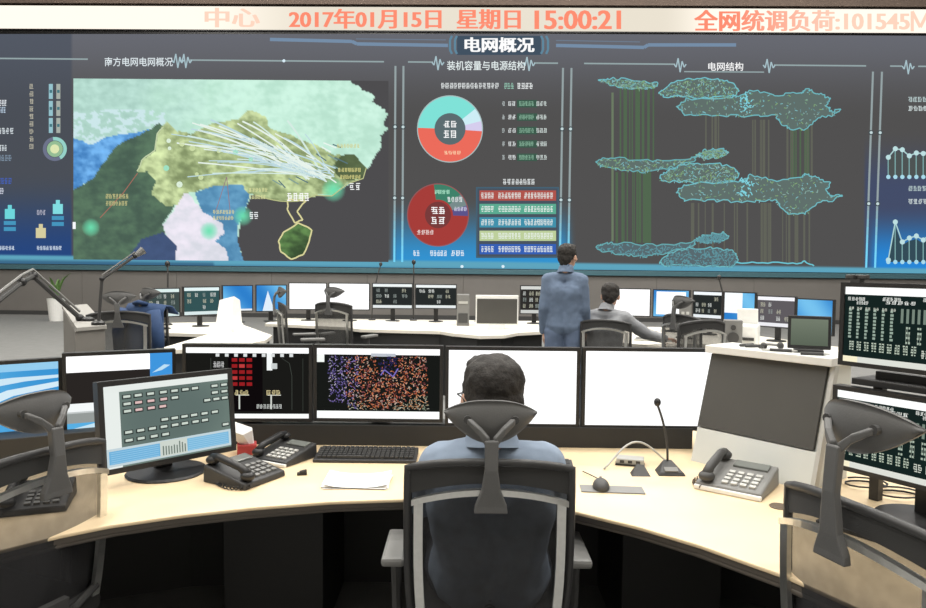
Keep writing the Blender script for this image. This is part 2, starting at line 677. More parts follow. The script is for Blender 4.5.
for a_, b_ in zip(land[1:12], land[2:13]):
    for k in range(4):
        t_ = k / 4
        land_j.append((a_[0] + (b_[0] - a_[0]) * t_ + R2.uniform(-1.2, 1.2), a_[1] + (b_[1] - a_[1]) * t_ + R2.uniform(-1.2, 1.2)))
land_j += land[13:-2] + [(250, 280), (60, 280)]
prov_j = jag(prov, 0.9, 4, R2)
gx = np.linspace(73.5, 388.5, 240)
gy = np.linspace(78.5, 259.5, 140)
GX, GY = np.meshgrid(gx, gy)
P = np.stack([GX.ravel(), GY.ravel() + (GX.ravel() - 74) * 0.008], 1)
nz1 = np.array([mnoise.fractal(Vector((p[0] * 0.035, p[1] * 0.045, 1.3)), 1.0, 2.0, 5) for p in P])
nz2 = np.array([mnoise.fractal(Vector((p[0] * 0.11, p[1] * 0.16, 7.1)), 0.9, 2.0, 5) for p in P])
C = np.tile(np.array([78., 77., 79.]), (len(P), 1))


def paint(mask, rgb, amp1=0.0, amp2=0.0, rgb2=None):
    base = np.tile(np.array(rgb, float), (mask.sum(), 1))
    if rgb2 is not None:
        t = np.clip(0.5 + nz1[mask] * 0.9 + nz2[mask] * 0.7, 0, 1)[:, None]
        base = base * (1 - t) + np.array(rgb2, float) * t
    base = base * (1 + amp1 * nz1[mask] + amp2 * nz2[mask])[:, None]
    C[mask] = np.clip(base, 0, 255)


lm = inpoly(P, land_j)
paint(lm, (190, 232, 212), 0.02, 0.02, (204, 242, 224))
tl = np.where(lm & (P[:, 1] < 150), np.clip((215 - P[:, 0] + 40 * nz1) / 90, 0, 1), 0)[:, None]
C[:] = C * (1 - tl) + tl * (np.array([180., 218., 206.]) + 14 * nz2[:, None])
snow = lm & (P[:, 0] < 165) & (P[:, 1] > 110) & (P[:, 1] < 150)
paint(snow & (nz2 > 0.05), (205, 232, 235))
paint(inpoly(P, jag(blueL, 1.2, 4, R2)), (74, 138, 205), 0.1, 0.1, (110, 170, 225))
paint(inpoly(P, jag(darkg, 1.0, 4, R2)), (78, 102, 88), 0.06, 0.05, (88, 116, 94))
paint(inpoly(P, indigo), (68, 86, 122), 0.05, 0.05)
paint(inpoly(P, gulf), (84, 140, 180), 0.05, 0.03, (104, 160, 196))
paint(inpoly(P, jag(pink, 0.8, 3, R2)), (222, 224, 234), 0.03, 0.02, (236, 230, 242))
paint(inpoly(P, prov_j), (150, 168, 118), 0.12, 0.14, (188, 204, 152))
paint(inpoly(P, jag(bump_, 0.5, 3, R2)), (88, 104, 72), 0.1, 0.1)
paint(inpoly(P, jag(hainan, 0.7, 3, R2)), (70, 96, 62), 0.2, 0.15, (88, 122, 72))
# green beacons and their halo, as drawn on the map
for cx, cy, r in ((91, 227.5, 9), (209, 231, 9), (243, 216, 10), (333.5, 190, 12)):
    d = np.hypot(P[:, 0] - cx, P[:, 1] - cy) / r
    t = np.clip(1 - d, 0, 1)[:, None] ** 0.6
    C[:] = C * (1 - t) + np.array([110, 226, 178]) * t
Cl = np.where(C / 255 <= 0.04045, C / 255 / 12.92, ((C / 255 + 0.055) / 1.055) ** 2.4)
mp = Canvas(Wc, 0.004)
nu = len(gx)
for p, c in zip(P, Cl):
    x, z = Wc(*p)
    mp.v.append((x, -0.004, z))
    mp.c.append((*c, 1))
for j in range(len(gy) - 1):
    for i in range(nu - 1):
        a = j * nu + i
        mp.f.append((a, a + 1, a + nu + 1, a + nu))
# outlines and flow arcs
cream = L((222, 216, 158))
for pl in (hainan, leiz):
    q = jag(pl, 0.5, 3, R2)
    mp.line(q + [q[0]], 1.5, cream, 2)
mp.line(jag(crop([(832, 275), (822, 305), (780, 320), (735, 352), (690, 352), (640, 368), (590, 368), (540, 358), (500, 345)]), 0.5, 2, R2)[:-2], 1.0, L((190, 196, 140)), 2)
mp.line(jag(crop([(190, 285), (200, 255), (240, 225), (245, 180), (270, 150)]), 0.6, 3, R2)[:-3], 1.2, L((196, 210, 170)), 2)
dst = crop([(735, 300)])[0]
srcs = crop([(395, 140), (470, 150), (285, 180), (330, 185), (300, 205), (390, 255), (400, 225), (360, 260), (430, 230), (450, 290), (520, 250), (560, 180),
             (470, 250), (330, 300), (500, 290), (600, 190), (660, 180), (450, 210), (540, 230), (400, 290)])
srcs += [(RND.uniform(185, 290), RND.uniform(118, 172)) for _ in range(22)]
for k, (sx, sy) in enumerate(srcs):
    ex, ey = dst[0] + RND.uniform(-30, 4), dst[1] + RND.uniform(-9, 5)
    pts = []
    lift = RND.uniform(2, 9)
    for i in range(9):
        t = i / 8
        pts.append((sx + (ex - sx) * t, sy + (ey - sy) * t - lift * 4 * t * (1 - t) * 0.6))
    mp.line(pts, RND.uniform(0.9, 1.9), L(RND.choice([(232, 244, 236), (214, 236, 228), (190, 218, 226)])), 3)
for k in range(26):
    a = (RND.uniform(255, 335), RND.uniform(140, 182))
    mp.line([a, (a[0] + RND.uniform(6, 14), a[1] + RND.uniform(3, 8))], 1.2, L(RND.choice([(90, 118, 126), (236, 246, 240), (130, 160, 150)])), 3)
for k in range(14):
    a = (RND.uniform(165, 270), RND.uniform(140, 185))
    mp.ring(a[0], a[1], 0.2, RND.uniform(1.4, 3.2), 0, 6.283, L(RND.choice([(222, 240, 220), (160, 226, 196), (206, 222, 168)])), 3, 10)
mp.line(crop([(190, 290), (150, 345), (85, 415)]), 0.8, L((170, 110, 96)), 3)
for a in ((160, 'x'), ):
    mp.line(crop([(440, 300), (450, 400)]), 0.7, L((150, 120, 130)), 3)
    mp.line(crop([(440, 300), (410, 395)]), 0.7, L((150, 120, 130)), 3)
for (u0, v0, u1, v1, c_, n_) in ((106, 194, 129, 198.5, (206, 200, 140), 7), (106, 201, 128, 205.5, (206, 200, 140), 7),
                                 (213, 210, 235, 214, (220, 214, 150), 7), (213, 216, 234, 220, (220, 214, 150), 7),
                                 (337, 144, 360, 148, (212, 206, 130), 7), (338, 168, 361, 172, (222, 216, 140), 7), (340, 175, 361, 179, (222, 216, 140), 7),
                                 (249, 188, 268, 192, (220, 222, 160), 6), (249, 195, 266, 199, (220, 222, 160), 6),
                                 (287, 193, 310, 201, (255, 255, 255), 4), (249, 212, 259, 219, (240, 244, 246), 2), (349, 183, 361, 190, (250, 252, 252), 2)):
    mp.glyphs(u0, v0, u1, v1, L(c_), n_, RND, 4)
mp.rect(73, 222, 76, 229, L((250, 252, 255)), 4)
mo = mp.build('map_graphic', screen)
tag(mo, 'relief map in mint, green, blue and pink with white flow arcs')

# --- frame lines, titles
fr = Canvas(Wc, 0.004)
GL = L((150, 168, 170))
CY = L((175, 214, 222))
for x0, x1 in ((395.5, 403.5), (563, 571.5), (873, 882)):
    for x in (x0, x1):
        xx = x
        top_, bot_ = 66 + (x - 400) * 0.012, 262 + (x - 400) * 0.012
        lean = -0.010 - (x - 463) * 0.00006
        n = 24
        for i in range(n):
            a, b = top_ + (bot_ - top_) * i / n, top_ + (bot_ - top_) * (i + 1) / n
            c = L(mix((150, 164, 166), (120, 215, 250), smooth(190, 255, a)))
            fr.line([(xx + lean * (a - 66), a), (xx + lean * (b - 66), b)], 2.0, c, 2)
        for yy in (127, 198):
            fr.ring(xx + lean * (yy - 66), yy + (x - 400) * 0.012, 0.1, 2.6, 0, 6.283, L((70, 80, 84)), 3, 12)
            fr.ring(xx + lean * (yy - 66), yy + (x - 400) * 0.012, 0.1, 1.5, 0, 6.283, L((200, 220, 222)), 4, 12)


def sl(x):      # the panel headers slope a little with the camera
    return 58.5 + x * 0.0086


for a, b in ((-100, 88), (190, 384), (408, 433), (534, 558), (584, 675), (774, 866), (890, 902), (918, 1028)):
    fr.line([(a, sl(a)), (b, sl(b))], 1.5, GL, 2)
for c_ in (178, 186, 438, 529, 680, 769, 908):
    y = sl(c_)
    fr.line([(c_ - 6, y), (c_ - 4, y + 3), (c_ - 2, y - 6), (c_, y + 8), (c_ + 2, y - 3), (c_ + 4, y + 3), (c_ + 6, y)], 1.2, L((170, 196, 204)), 3)
fr.line([(684, sl(720) + 7), (764, sl(720) + 7.5)], 1.2, GL, 2)
for c_ in (284, 462, 503):
    fr.ring(c_, sl(c_) if c_ < 400 else 266.5, 0.1, 1.6, 0, 6.283, L((220, 240, 250)), 4, 10)
# title bar
for pts in ([(270, 39.5), (352, 41.5), (357, 44), (448, 45.5)], [(556, 45.5), (644, 47.5), (648, 45), (736, 45)]):
    fr.line(pts, 3.4, L((118, 142, 168)), 2)
fr.line([(356, 39), (446, 40)], 1.0, L((110, 124, 142)), 2)
fr.line([(556, 40.5), (640, 42)], 1.0, L((110, 124, 142)), 2)
fr.rect(457, 36, 541, 55, L((66, 82, 98)), 2)
for a, b in ((450, 1), (455, 1), (543, -1), (548, -1)):
    fr.line([(a + 2 * b, 36), (a, 40), (a, 50), (a + 2 * b, 54)], 2.2, L((96, 136, 158)), 3)
WHT = L((255, 255, 255))
for k, dx in enumerate((-0.5, 0.0, 0.5)):
    fr.text('电网概况', 465 + dx, 52.5, 534 + dx, 37.5, WHT, 5 + 0.2 * k, 0.009)
fr.text('装机容量与电源结构', 447, 70.5, 525, 61, L((236, 246, 246)), 5, 0.006)
fr.text('南方电网电网概况', 105, 66.5, 173, 57.5, L((230, 240, 244)), 5, 0.006)
fr.text('电网结构', 708, 71, 743, 62.5, WHT, 5, 0.009)
fo = fr.build('title_graphic', screen)
tag(fo, 'thin pale panel lines with white headings')

# --- chart panel
ch = Canvas(Wc, 0.004)
ch.glyphs(441, 83, 499, 88.5, L((235, 240, 240)), 14, RND)
ch.glyphs(504, 83, 514, 89, L((150, 200, 180)), 3, RND)
ch.glyphs(517, 83, 533, 89, L((240, 244, 244)), 4, RND)


def pie(cx, cy, ri, ro, parts, asp, lay=2):
    for a0, a1, c in parts:
        ch.ring(cx, cy, ri, ro, math.radians(a0), math.radians(a1), L(c), lay, 60, asp)


# angles run clockwise from +x because v points down
pie(450, 129, 15.5, 32, [(-178, -38, (128, 226, 216)), (-38, -14, (206, 238, 246)), (-14, 4, (214, 206, 238)), (4, 182, (236, 108, 92))], 1.02)
ch.ring(450, 129, 32, 33, 0, 6.283, L((170, 190, 190)), 2, 60, 1.02)
ch.ring(450, 129, 0, 15.5, 0, 6.283, L((92, 108, 112)), 2, 40, 1.02)
ch.glyphs(443.5, 121, 457.5, 127.5, WHT, 2, RND, 4)
ch.glyphs(443.5, 130.5, 457.5, 138, WHT, 2, RND, 4)
ch.glyphs(444, 151, 461, 154.5, L((255, 214, 176)), 4, RND, 4)
pie(438, 215, 0, 30, [(-88, 272, (166, 62, 58))], 1.02)
pie(438, 215, 15, 30, [(-98, -42, (64, 130, 106)), (-42, -18, (120, 140, 140)), (-18, 2, (92, 84, 140))], 1.02, 3)
ch.ring(438, 215, 30, 31, 0, 6.283, L((150, 90, 92)), 3, 60, 1.02)
ch.ring(438, 215, 0, 13, 0, 6.283, L((120, 60, 60)), 4, 40, 1.02)
ch.glyphs(431, 207, 446, 214, WHT, 2, RND, 5)
ch.glyphs(431, 217, 446, 224, WHT, 2, RND, 5)
ch.glyphs(417, 230, 434, 234.5, L((240, 220, 216)), 4, RND, 5)
ch.glyphs(434, 190, 450, 194, L((180, 240, 210)), 4, RND, 5)
ch.glyphs(447, 197, 463, 202, L((235, 240, 240)), 4, RND, 5)
ch.glyphs(454, 207, 467, 211, L((220, 220, 240)), 4, RND, 5)
ch.glyphs(413, 250.5, 420, 256, L((240, 250, 255)), 2, RND, 5)
ch.glyphs(430, 250.5, 447, 256, L((240, 250, 255)), 5, RND, 5)
ch.glyphs(451, 250.5, 465, 256, L((240, 250, 255)), 3, RND, 5)
for k in range(5):
    y = 101.5 + k * 13.4
    ch.rect(517, y - 1.5, 537, y + 6, L((62, 92, 78)), 2)
    ch.glyphs(502, y, 505, y + 4.5, L((190, 200, 200)), 1, RND, 4)
    ch.glyphs(508, y, 516, y + 4.5, L((226, 232, 232)), 2, RND, 4)
    ch.glyphs(519, y, 534, y + 4.5, L((140, 186, 160)), 5, RND, 4)
    ch.glyphs(536, y, 547, y + 4.5, L((214, 226, 222)), 3, RND, 4)
ch.glyphs(503, 179, 535, 184.5, L((235, 240, 240)), 8, RND, 4)
ch.rect(476, 187, 559, 258, L((70, 98, 116)), 2)
ch.rect(477.5, 188.5, 557.5, 256.5, L((74, 84, 96)), 3)
for k, c in enumerate(((176, 84, 76), (92, 172, 146), (66, 146, 172), (190, 208, 156), (54, 96, 182))):
    y = 190.5 + k * 13.4
    ch.rect(479.5, y, 556, y + 10.2, L(c), 4)
    for (a, b, n) in ((481, 494, 4), (498, 521, 7), (524, 553, 9)):
        ch.glyphs(a, y + 2.2, b, y + 8, L((236, 244, 240)), n, RND, 6)
co = ch.build('chart_graphic', screen)
tag(co, 'two ring charts in teal, red and brown beside a colour-striped table')

# --- layered network diagram
nw = Canvas(Wc, 0.004)


def crop2(pts, dy=0):
    return [(580 + x / 2.763, 60 + (y + dy) / 2.763) for x, y in pts]


TEAL = (118, 196, 206)
A1 = [(50, 55), (90, 52), (150, 56), (215, 65), (200, 78), (150, 80), (100, 72)]
A1b = [(45, 285), (60, 274), (90, 272), (200, 278), (305, 272), (330, 258), (310, 282), (240, 300), (180, 310), (130, 305), (60, 295)]
A2 = [(220, 90), (250, 65), (300, 52), (380, 52), (425, 62), (438, 82), (420, 102), (330, 104), (230, 100)]
A3 = [(265, 130), (290, 108), (440, 100), (470, 84), (540, 98), (610, 92), (625, 80), (655, 92), (690, 105), (680, 128), (695, 142), (722, 138), (700, 152),
      (660, 158), (620, 190), (580, 192), (552, 172), (540, 152), (470, 156), (380, 154), (290, 152)]
TOPL = [(318, 262), (345, 250), (395, 244), (408, 256), (385, 268), (340, 272)]


def cut(pts, ymax):
    return [(x, min(y, ymax)) for x, y in pts]


RN = random.Random(11)
for lay, (dy, shapes) in enumerate(((0, (A1, A2, A3)), (235, ([(x, y - 235) for x, y in A1b], A2, A3, [(x, y - 235) for x, y in TOPL])),
                                    (468, ([(x, y - 235) for x, y in A1b], A2, [(x, y - 235) for x, y in TOPL])))):
    for si, s_ in enumerate(shapes):
        q = crop2(s_, dy)
        if lay == 2:
            q = cut(q, 266.5)
        nw.poly(q, L((96, 112, 108) if lay < 2 else (88, 106, 112)), 2)
        j = jag(q, 1.5, 7, RN)
        if lay == 2:
            j = cut(j, 267)
        nw.line(j + [j[0]], 1.1, L(mix(TEAL, (92, 150, 150), RN.random() * 0.5)), 4)
        xs = [p[0] for p in q]
        ys = [p[1] for p in q]
        C_ = np.array([(RN.uniform(min(xs), max(xs)), RN.uniform(min(ys), max(ys))) for _ in range(330)])
        ins = C_[inpoly(C_, q)]
        for p in ins:
            c = RN.choice([(128, 190, 196), (120, 158, 128), (134, 170, 118), (104, 146, 150), (140, 176, 168), (110, 150, 120)]) if lay < 2 else (96, 150, 160)
            d = RN.uniform(1, 3.2)
            g = RN.uniform(0, 3.14)
            nw.line([(p[0], p[1]), (p[0] + d * math.cos(g), p[1] + d * math.sin(g))], 0.8, L(c), 5)
    q = crop2([(445, 92), (470, 95), (472, 130), (450, 145), (440, 120)], dy)
    if lay < 2:
        for k in range(40):
            a = (RN.uniform(q[0][0] - 2, q[1][0] + 2), RN.uniform(q[0][1], q[3][1]))
            nw.line([a, (a[0] + RN.uniform(-3, 3), a[1] + RN.uniform(-3, 3))], 1.0, L((130, 214, 226)), 6)
if True:
    j = jag(crop2([(430, 560), (520, 560), (600, 562), (620, 556), (650, 572)]), 0.8, 6, RN)[:-6]
    nw.line(cut(j, 267.5), 1.3, L((110, 200, 215)), 5)
for x, y0, y1, c in [(RN.uniform(85, 100), 90, 500, 0) for _ in range(2)] + [(RN.uniform(105, 205), 75, 290, 1) for _ in range(20)] + \
        [(RN.uniform(100, 195), 310, 505, 1) for _ in range(22)] + [(RN.uniform(295, 420), 150, 260, 2) for _ in range(5)] + \
        [(RN.uniform(470, 660), 165, 335, 2) for _ in range(16)] + [(RN.uniform(580, 640), 190, 330, 1) for _ in range(8)] + \
        [(RN.uniform(300, 660), 395, 560, 2) for _ in range(26)]:
    a, b = crop2([(x, y0), (x, y1)])
    nw.line([a, b], RN.uniform(0.8, 2.2), L([(108, 124, 100), (82, 104, 80), (98, 100, 90)][c]), 1)
no = nw.build('network_graphic', screen)
tag(no, 'three stacked teal and green network outlines joined by vertical lines')

# --- side panels
sp = Canvas(Wc, 0.004)
for k in range(3):
    for x, c in ((51, (150, 196, 206)), (58.5, (168, 176, 168))):
        sp.rect(x - 2.0, 84 + k * 17, x + 2.0, 99 + k * 17, L(c), 2)
        sp.rect(x - 1.2, 90 + k * 17, x + 1.4, 93 + k * 17, L((70, 120, 130)), 3)
sp.ring(55, 149, 8.5, 12, math.radians(-100), math.radians(60), L((150, 210, 200)), 2)
sp.ring(55, 149, 8.5, 12, math.radians(60), math.radians(260), L((110, 116, 140)), 2)
sp.ring(55, 149, 4.5, 8, 0, 6.283, L((150, 190, 150)), 2)
sp.ring(55, 149, 0.1, 4.5, 0, 6.283, L((224, 232, 180)), 3)
for k in range(9):
    sp.glyphs(29.5, 84 + k * 7.5, 34, 89 + k * 7.5, L((190, 186, 168)), 1, RND)
for y, w_, c in ((100, 7, (240, 245, 250)), (107, 6, (190, 210, 230)), (128, 14, (225, 235, 240)), (145, 7, (225, 235, 240)), (155, 12, (130, 150, 170)), (178, 12, (70, 100, 190)), (188, 4, (220, 225, 240))):
    sp.glyphs(-6, y, w_, y + 6, L(c), 5, RND)
for x, y, c in ((10, 209, (110, 214, 220)), (58, 204, (130, 222, 226)), (41, 228, (214, 206, 160))):
    sp.rect(x - 5, y, x + 5, y + 10, L(c), 2)
    sp.rect(x - 2, y - 4, x + 2, y, L(c), 2)
    for k in range(2 if x != 41 else 0):
        sp.rect(x - 6, y + 12 + k * 6, x + 6, y + 16 + k * 6, L((70, 150, 190)), 2)
sp.glyphs(37, 210, 46, 215, L((190, 190, 206)), 3, RND)
sp.glyphs(-4, 246, 15, 250, L((220, 235, 250)), 6, RND)
sp.glyphs(37, 246, 62, 250, L((220, 235, 250)), 8, RND)
# right-hand graphs
for yb_, amp, seed in ((177, 30, 1), (262, 34, 2)):
    rr = random.Random(seed)
    xs = [888 + 7 * k for k in range(12)]
    ys = [yb_ - rr.uniform(0.6, 1) * amp for _ in xs]
    if seed == 2:
        ys = [262 - a for a in (2, 40, 20, 24, 26, 22, 28, 30, 34, 30, 26, 30)]
    sp.line(list(zip(xs, ys)), 1.2, L((176, 214, 214)), 3)
    for x, y in zip(xs, ys):
        sp.line([(x, y), (x, yb_)], 1.0, L((130, 176, 176)), 2)
        sp.ring(x, y, 0.1, 2.6, 0, 6.283, L((190, 224, 226)), 4, 10)
        sp.ring(x, yb_, 0.1, 2.2, 0, 6.283, L((170, 220, 236)), 4, 10)
    for x0_, x1_, y0_, y1_ in zip(xs[:-1], xs[1:], ys[:-1], ys[1:]):
        sp.poly([(x0_, y0_ + 3), (x1_, y1_ + 3), (x1_, yb_), (x0_, yb_)], L((52, 76, 88) if seed == 2 else (78, 84, 84)), 1)
    sp.glyphs(908, yb_ - 80 if seed == 1 else 186, 940, yb_ - 75 if seed == 1 else 191, L((190, 210, 210)), 7, RND)
    sp.glyphs(908, yb_ - 71 if seed == 1 else 199, 952, yb_ - 66 if seed == 1 else 204, L((214, 226, 226)), 9, RND)
so = sp.build('gauge_graphic', screen)
tag(so, 'small dials, icons and line graphs at the outer panels')

# ------------------------------------------------------------------ LED ticker above
tk = thing('led_ticker', 'long bright LED ticker board with orange date and time above the video wall', 'led sign', W0, WYAW)
tz0, tz1 = W(463, 32)[1], W(463, 8)[1]
MB().box(((xa + xb) / 2, 0.04, (tz0 + tz1) / 2), (xb - xa + 0.16, 0.16, tz1 - tz0 + 0.02)).build('housing', M_BLACK, tk)


def Wt(px, py):
    x, z = W(px, py)
    return x, min(tz1 - 0.0, max(tz0 + 0.02, z))


tc_ = Canvas(Wt, 0.004)


def tick_bg(px, py):
    c = mix((255, 246, 232), (224, 216, 200), smooth(190, 330, px) * (1 - smooth(660, 720, px)))
    return L(c, 1.12)


tc_.grid(list(np.linspace(-103, 1031, 200)), list(np.linspace(2, 40, 14)), tick_bg, 11)
face = tc_.build('lit_face', tk)
tt = Canvas(Wt, 0.004)
OR = L((250, 140, 112), 1.05)
OR2 = L((255, 232, 214), 1.05)


def tcol(u):
    return mix(OR, L((255, 206, 184), 1.1), smooth(715, 860, u))


for body_, u0, v0, u1, v1, c_, fn_ in (('中心', 206, 28, 260, 8.5, L((255, 212, 190), 1.05), None), ('2017年01月15日', 290, 29.5, 441, 9.5, OR, None),
                                     ('星期日', 457, 30, 520, 10, OR, None), ('15:00:21', 535, 30, 620, 11, OR, None), ('全网统调负荷:101545', 694, 32, 908, 10.5, OR, tcol)):
    tt = Canvas(Wt, 0.004)
    for k, dx in enumerate((-0.7, 0.0, 0.7)):      # heavy strokes
        tt.text(body_, u0 + dx, v0, u1 + dx, v1, c_, 14 + 0.2 * k, 0.009, fn_)
    if fn_:
        for q in (((911, 32), (911, 12)), ((911, 12), (919, 28)), ((919, 28), (927, 12)), ((927, 12), (927, 32))):
            tt.line(q, 3.2, tcol(920), 14)
    tt.build('lettering', face)


# ================================================================== MONITORS
def base_monitor(name, label, P0, P1, h, tilt=0.0, zc=None, desk_z=0.74, group=None, bezel=0.014, base=True, mat_b=None, base_dy=0.05, depth=0.035, bw=0.13, base_lat=0.0):
    """monitor whose screen spans P0 (left edge) to P1 (right edge), facing the viewer."""
    P0, P1 = Vector(P0), Vector(P1)
    d = P1 - P0
    w = math.hypot(d.x, d.y)
    rz = math.atan2(d.y, d.x)
    mid = (P0 + P1) / 2
    zc = mid.z if zc is None else zc
    t = thing(name, label, 'monitor', (mid.x, mid.y, desk_z), rz, group)
    R = Matrix.Rotation(tilt, 3, 'X')
    c = Vector((0, 0, zc - desk_z))
    mb_ = mat_b or M_BLACK
    hb = MB().box((0, depth / 2 + 0.002, 0), (w + 2 * bezel, depth, h + 2 * bezel))
    hb.box((0, depth + 0.008, -0.01), (w * 0.6, 0.02, h * 0.55))
    fr_ = 0.006
    for sx, sy, dx, dz in ((-(w + bezel) / 2, 0, bezel, h + 2 * bezel), ((w + bezel) / 2, 0, bezel, h + 2 * bezel),
                           (0, -(h + bezel) / 2, w, bezel), (0, (h + bezel) / 2, w, bezel)):
        hb.box((sx, 0, sy), (dx, 2 * fr_, dz))
    ho = hb.build('housing', mb_, t)
    ho.rotation_euler = (tilt, 0, 0)
    ho.location = c
    t['_h'] = ho.name
    if base:
        n = MB()
        n.strap([(base_lat, base_dy + 0.03, 0.01), (base_lat, base_dy + 0.03, (zc - desk_z) * 0.7), (base_lat * 0.3, base_dy * 0.5 + 0.02, zc - desk_z)], 0.06, 0.02)
        n.build('stand_neck', mb_, t)
        MB().lathe([(0.98 * bw, 0), (bw, 0.004), (0.96 * bw, 0.011), (0.3 * bw, 0.016)], (base_lat, base_dy, 0.0), 28).build('stand_base', mb_, t, smooth=False)
    cv = Canvas(lambda u, v: ((u - 0.5) * w, (v - 0.5) * h), 0.0004)
    return t, cv, c, tilt


def finish(mon, content, rnd=None):
    t, cv, c, tilt = mon
    content(cv)
    ho = bpy.data.objects[t['_h']]
    del t['_h']
    cv.build('screen', ho)
    return t


def c_white(k=1.25, tint=(255, 255, 255)):
    def f(cv):
        cv.rect(0, 0, 1, 1, L(tint, k), 0)
        cv.line([(0.76, 0.90), (0.9, 0.905), (0.97, 0.9)], 0.006, L((190, 195, 205)), 1)
    return f


def c_blank(k=1.25):
    def f(cv):
        cv.rect(0, 0, 1, 1, L((255, 255, 255), k), 0)
    return f


def c_desktop(seed=0, bar=True, sw=True):
    def f(cv):
        us = [i / 16 for i in range(17)]
        cv.grid(us, us, lambda u, v: L(mix((46, 128, 205), (120, 196, 240), 0.5 + 0.5 * math.sin(3 * u + 2.2 * v + seed))), 0)
        if sw:
            r = random.Random(seed)
            for k in range(3):
                y = 0.25 + 0.25 * k + r.uniform(-0.08, 0.08)
                cv.poly([(0, y), (0.35, y + 0.1), (0.75, y + 0.2), (1, y + 0.22), (1, y + 0.27), (0.7, y + 0.23), (0.35, y + 0.14), (0, y + 0.02)], L((225, 240, 250)), 1)
        if bar:
            cv.rect(0, 0, 1, 0.075, L((232, 238, 242)), 2)
    return f


def c_m1(cv):
    us = [i / 12 for i in range(13)]
    cv.grid(us, us, lambda u, v: L(mix((92, 176, 226), (60, 150, 214), smooth(0.2, 0.9, u))), 0)
    cv.poly([(0, 0.62), (0.35, 0.70), (0.7, 0.76), (1, 0.78), (1, 0.82), (0.6, 0.82), (0.3, 0.8), (0, 0.74)], L((206, 232, 246)), 1)
    cv.poly([(0, 0.28), (0.3, 0.42), (0.6, 0.58), (1, 0.66), (1, 0.73), (0.55, 0.66), (0.3, 0.54), (0, 0.44)], L((214, 236, 248)), 1)
    cv.rect(0, 0.9, 1, 1, L((150, 206, 240)), 1)
    cv.rect(0, 0, 1, 0.11, L((236, 240, 242), 1.1), 2)


def c_m2(cv):
    cv.rect(0, 0, 1, 1, L((196, 202, 202)), 0)
    cv.rect(0, 0.80, 0.78, 1, L((255, 255, 255), 1.2), 1)
    cv.rect(0.0, 0.42, 0.78, 0.80, L((42, 38, 36)), 1)
    cv.rect(0.78, 0.5, 1, 1, L((64, 150, 222)), 2)
    cv.poly([(0.8, 0.75), (0.92, 0.85), (0.98, 0.84), (0.9, 0.78)], L((190, 225, 245)), 3)
    cv.rect(0, 0.32, 0.95, 0.42, L((236, 240, 240), 1.1), 2)
    cv.rect(0, 0.18, 0.45, 0.30, L((150, 156, 154)), 2)
    cv.rect(0, 0, 1, 0.18, L((88, 176, 228)), 2)
    cv.poly([(0, 0.1), (0.3, 0.18), (0.5, 0.18), (0, 0.04)], L((200, 230, 245)), 3)


def c_m3(cv):
    us = [i / 10 for i in range(11)]
    cv.grid(us, us, lambda u, v: L(mix((96, 112, 108), (124, 142, 132), smooth(0.2, 0.9, math.hypot(u - 0.5, v - 0.55)))), 0)
    cv.rect(0, 0.92, 1, 1, L((226, 232, 228), 1.05), 1)
    cv.rect(0, 0.0, 0.115, 0.92, L((228, 234, 230), 1.05), 1)
    r = random.Random(5)
    for row, (y, xs) in enumerate(((0.85, [0.17, 0.255, 0.35, 0.45, 0.54, 0.63, 0.71, 0.88, 0.965]), (0.76, [0.17, 0.255, 0.35, 0.45, 0.54, 0.88, 0.965]), (0.67, [0.17, 0.255, 0.35, 0.44, 0.81, 0.89, 0.965]),
                                   (0.50, [0.45, 0.53, 0.61, 0.69, 0.78, 0.87]), (0.41, [0.17, 0.26, 0.35, 0.44, 0.53, 0.61, 0.7, 0.78]), (0.31, [0.17, 0.26, 0.36, 0.45, 0.96]))):
        for x in xs:
            red = row in (1, 2) and 0.2 < x < 0.47
            cv.rect(x - 0.036, y - 0.028, x + 0.034, y + 0.028, L((50, 58, 56)), 1)
            cv.rect(x - 0.026, y - 0.012, x + 0.026, y + 0.018, L((224, 190, 188) if red else (205, 216, 206)), 2)
    cv.rect(0.0, 0.02, 1, 0.24, L((196, 214, 220)), 2)
    cv.rect(0.02, 0.05, 0.40, 0.21, L((112, 178, 220)), 3)
    cv.rect(0.62, 0.05, 0.98, 0.21, L((124, 186, 222)), 3)
    cv.rect(0.40, 0.03, 0.62, 0.23, L((206, 214, 206)), 3)
    for k in range(9):
        x = 0.42 + k * 0.022
        cv.rect(x, 0.05, x + 0.010, 0.20 - r.uniform(0, 0.05), L((110, 124, 116)), 4)
    for k in range(6):
        cv.rect(0.03, 0.06 + k * 0.025, 0.39, 0.068 + k * 0.025, L((150, 200, 230)), 4)
        cv.rect(0.63, 0.06 + k * 0.025, 0.97, 0.068 + k * 0.025, L((156, 204, 232)), 4)


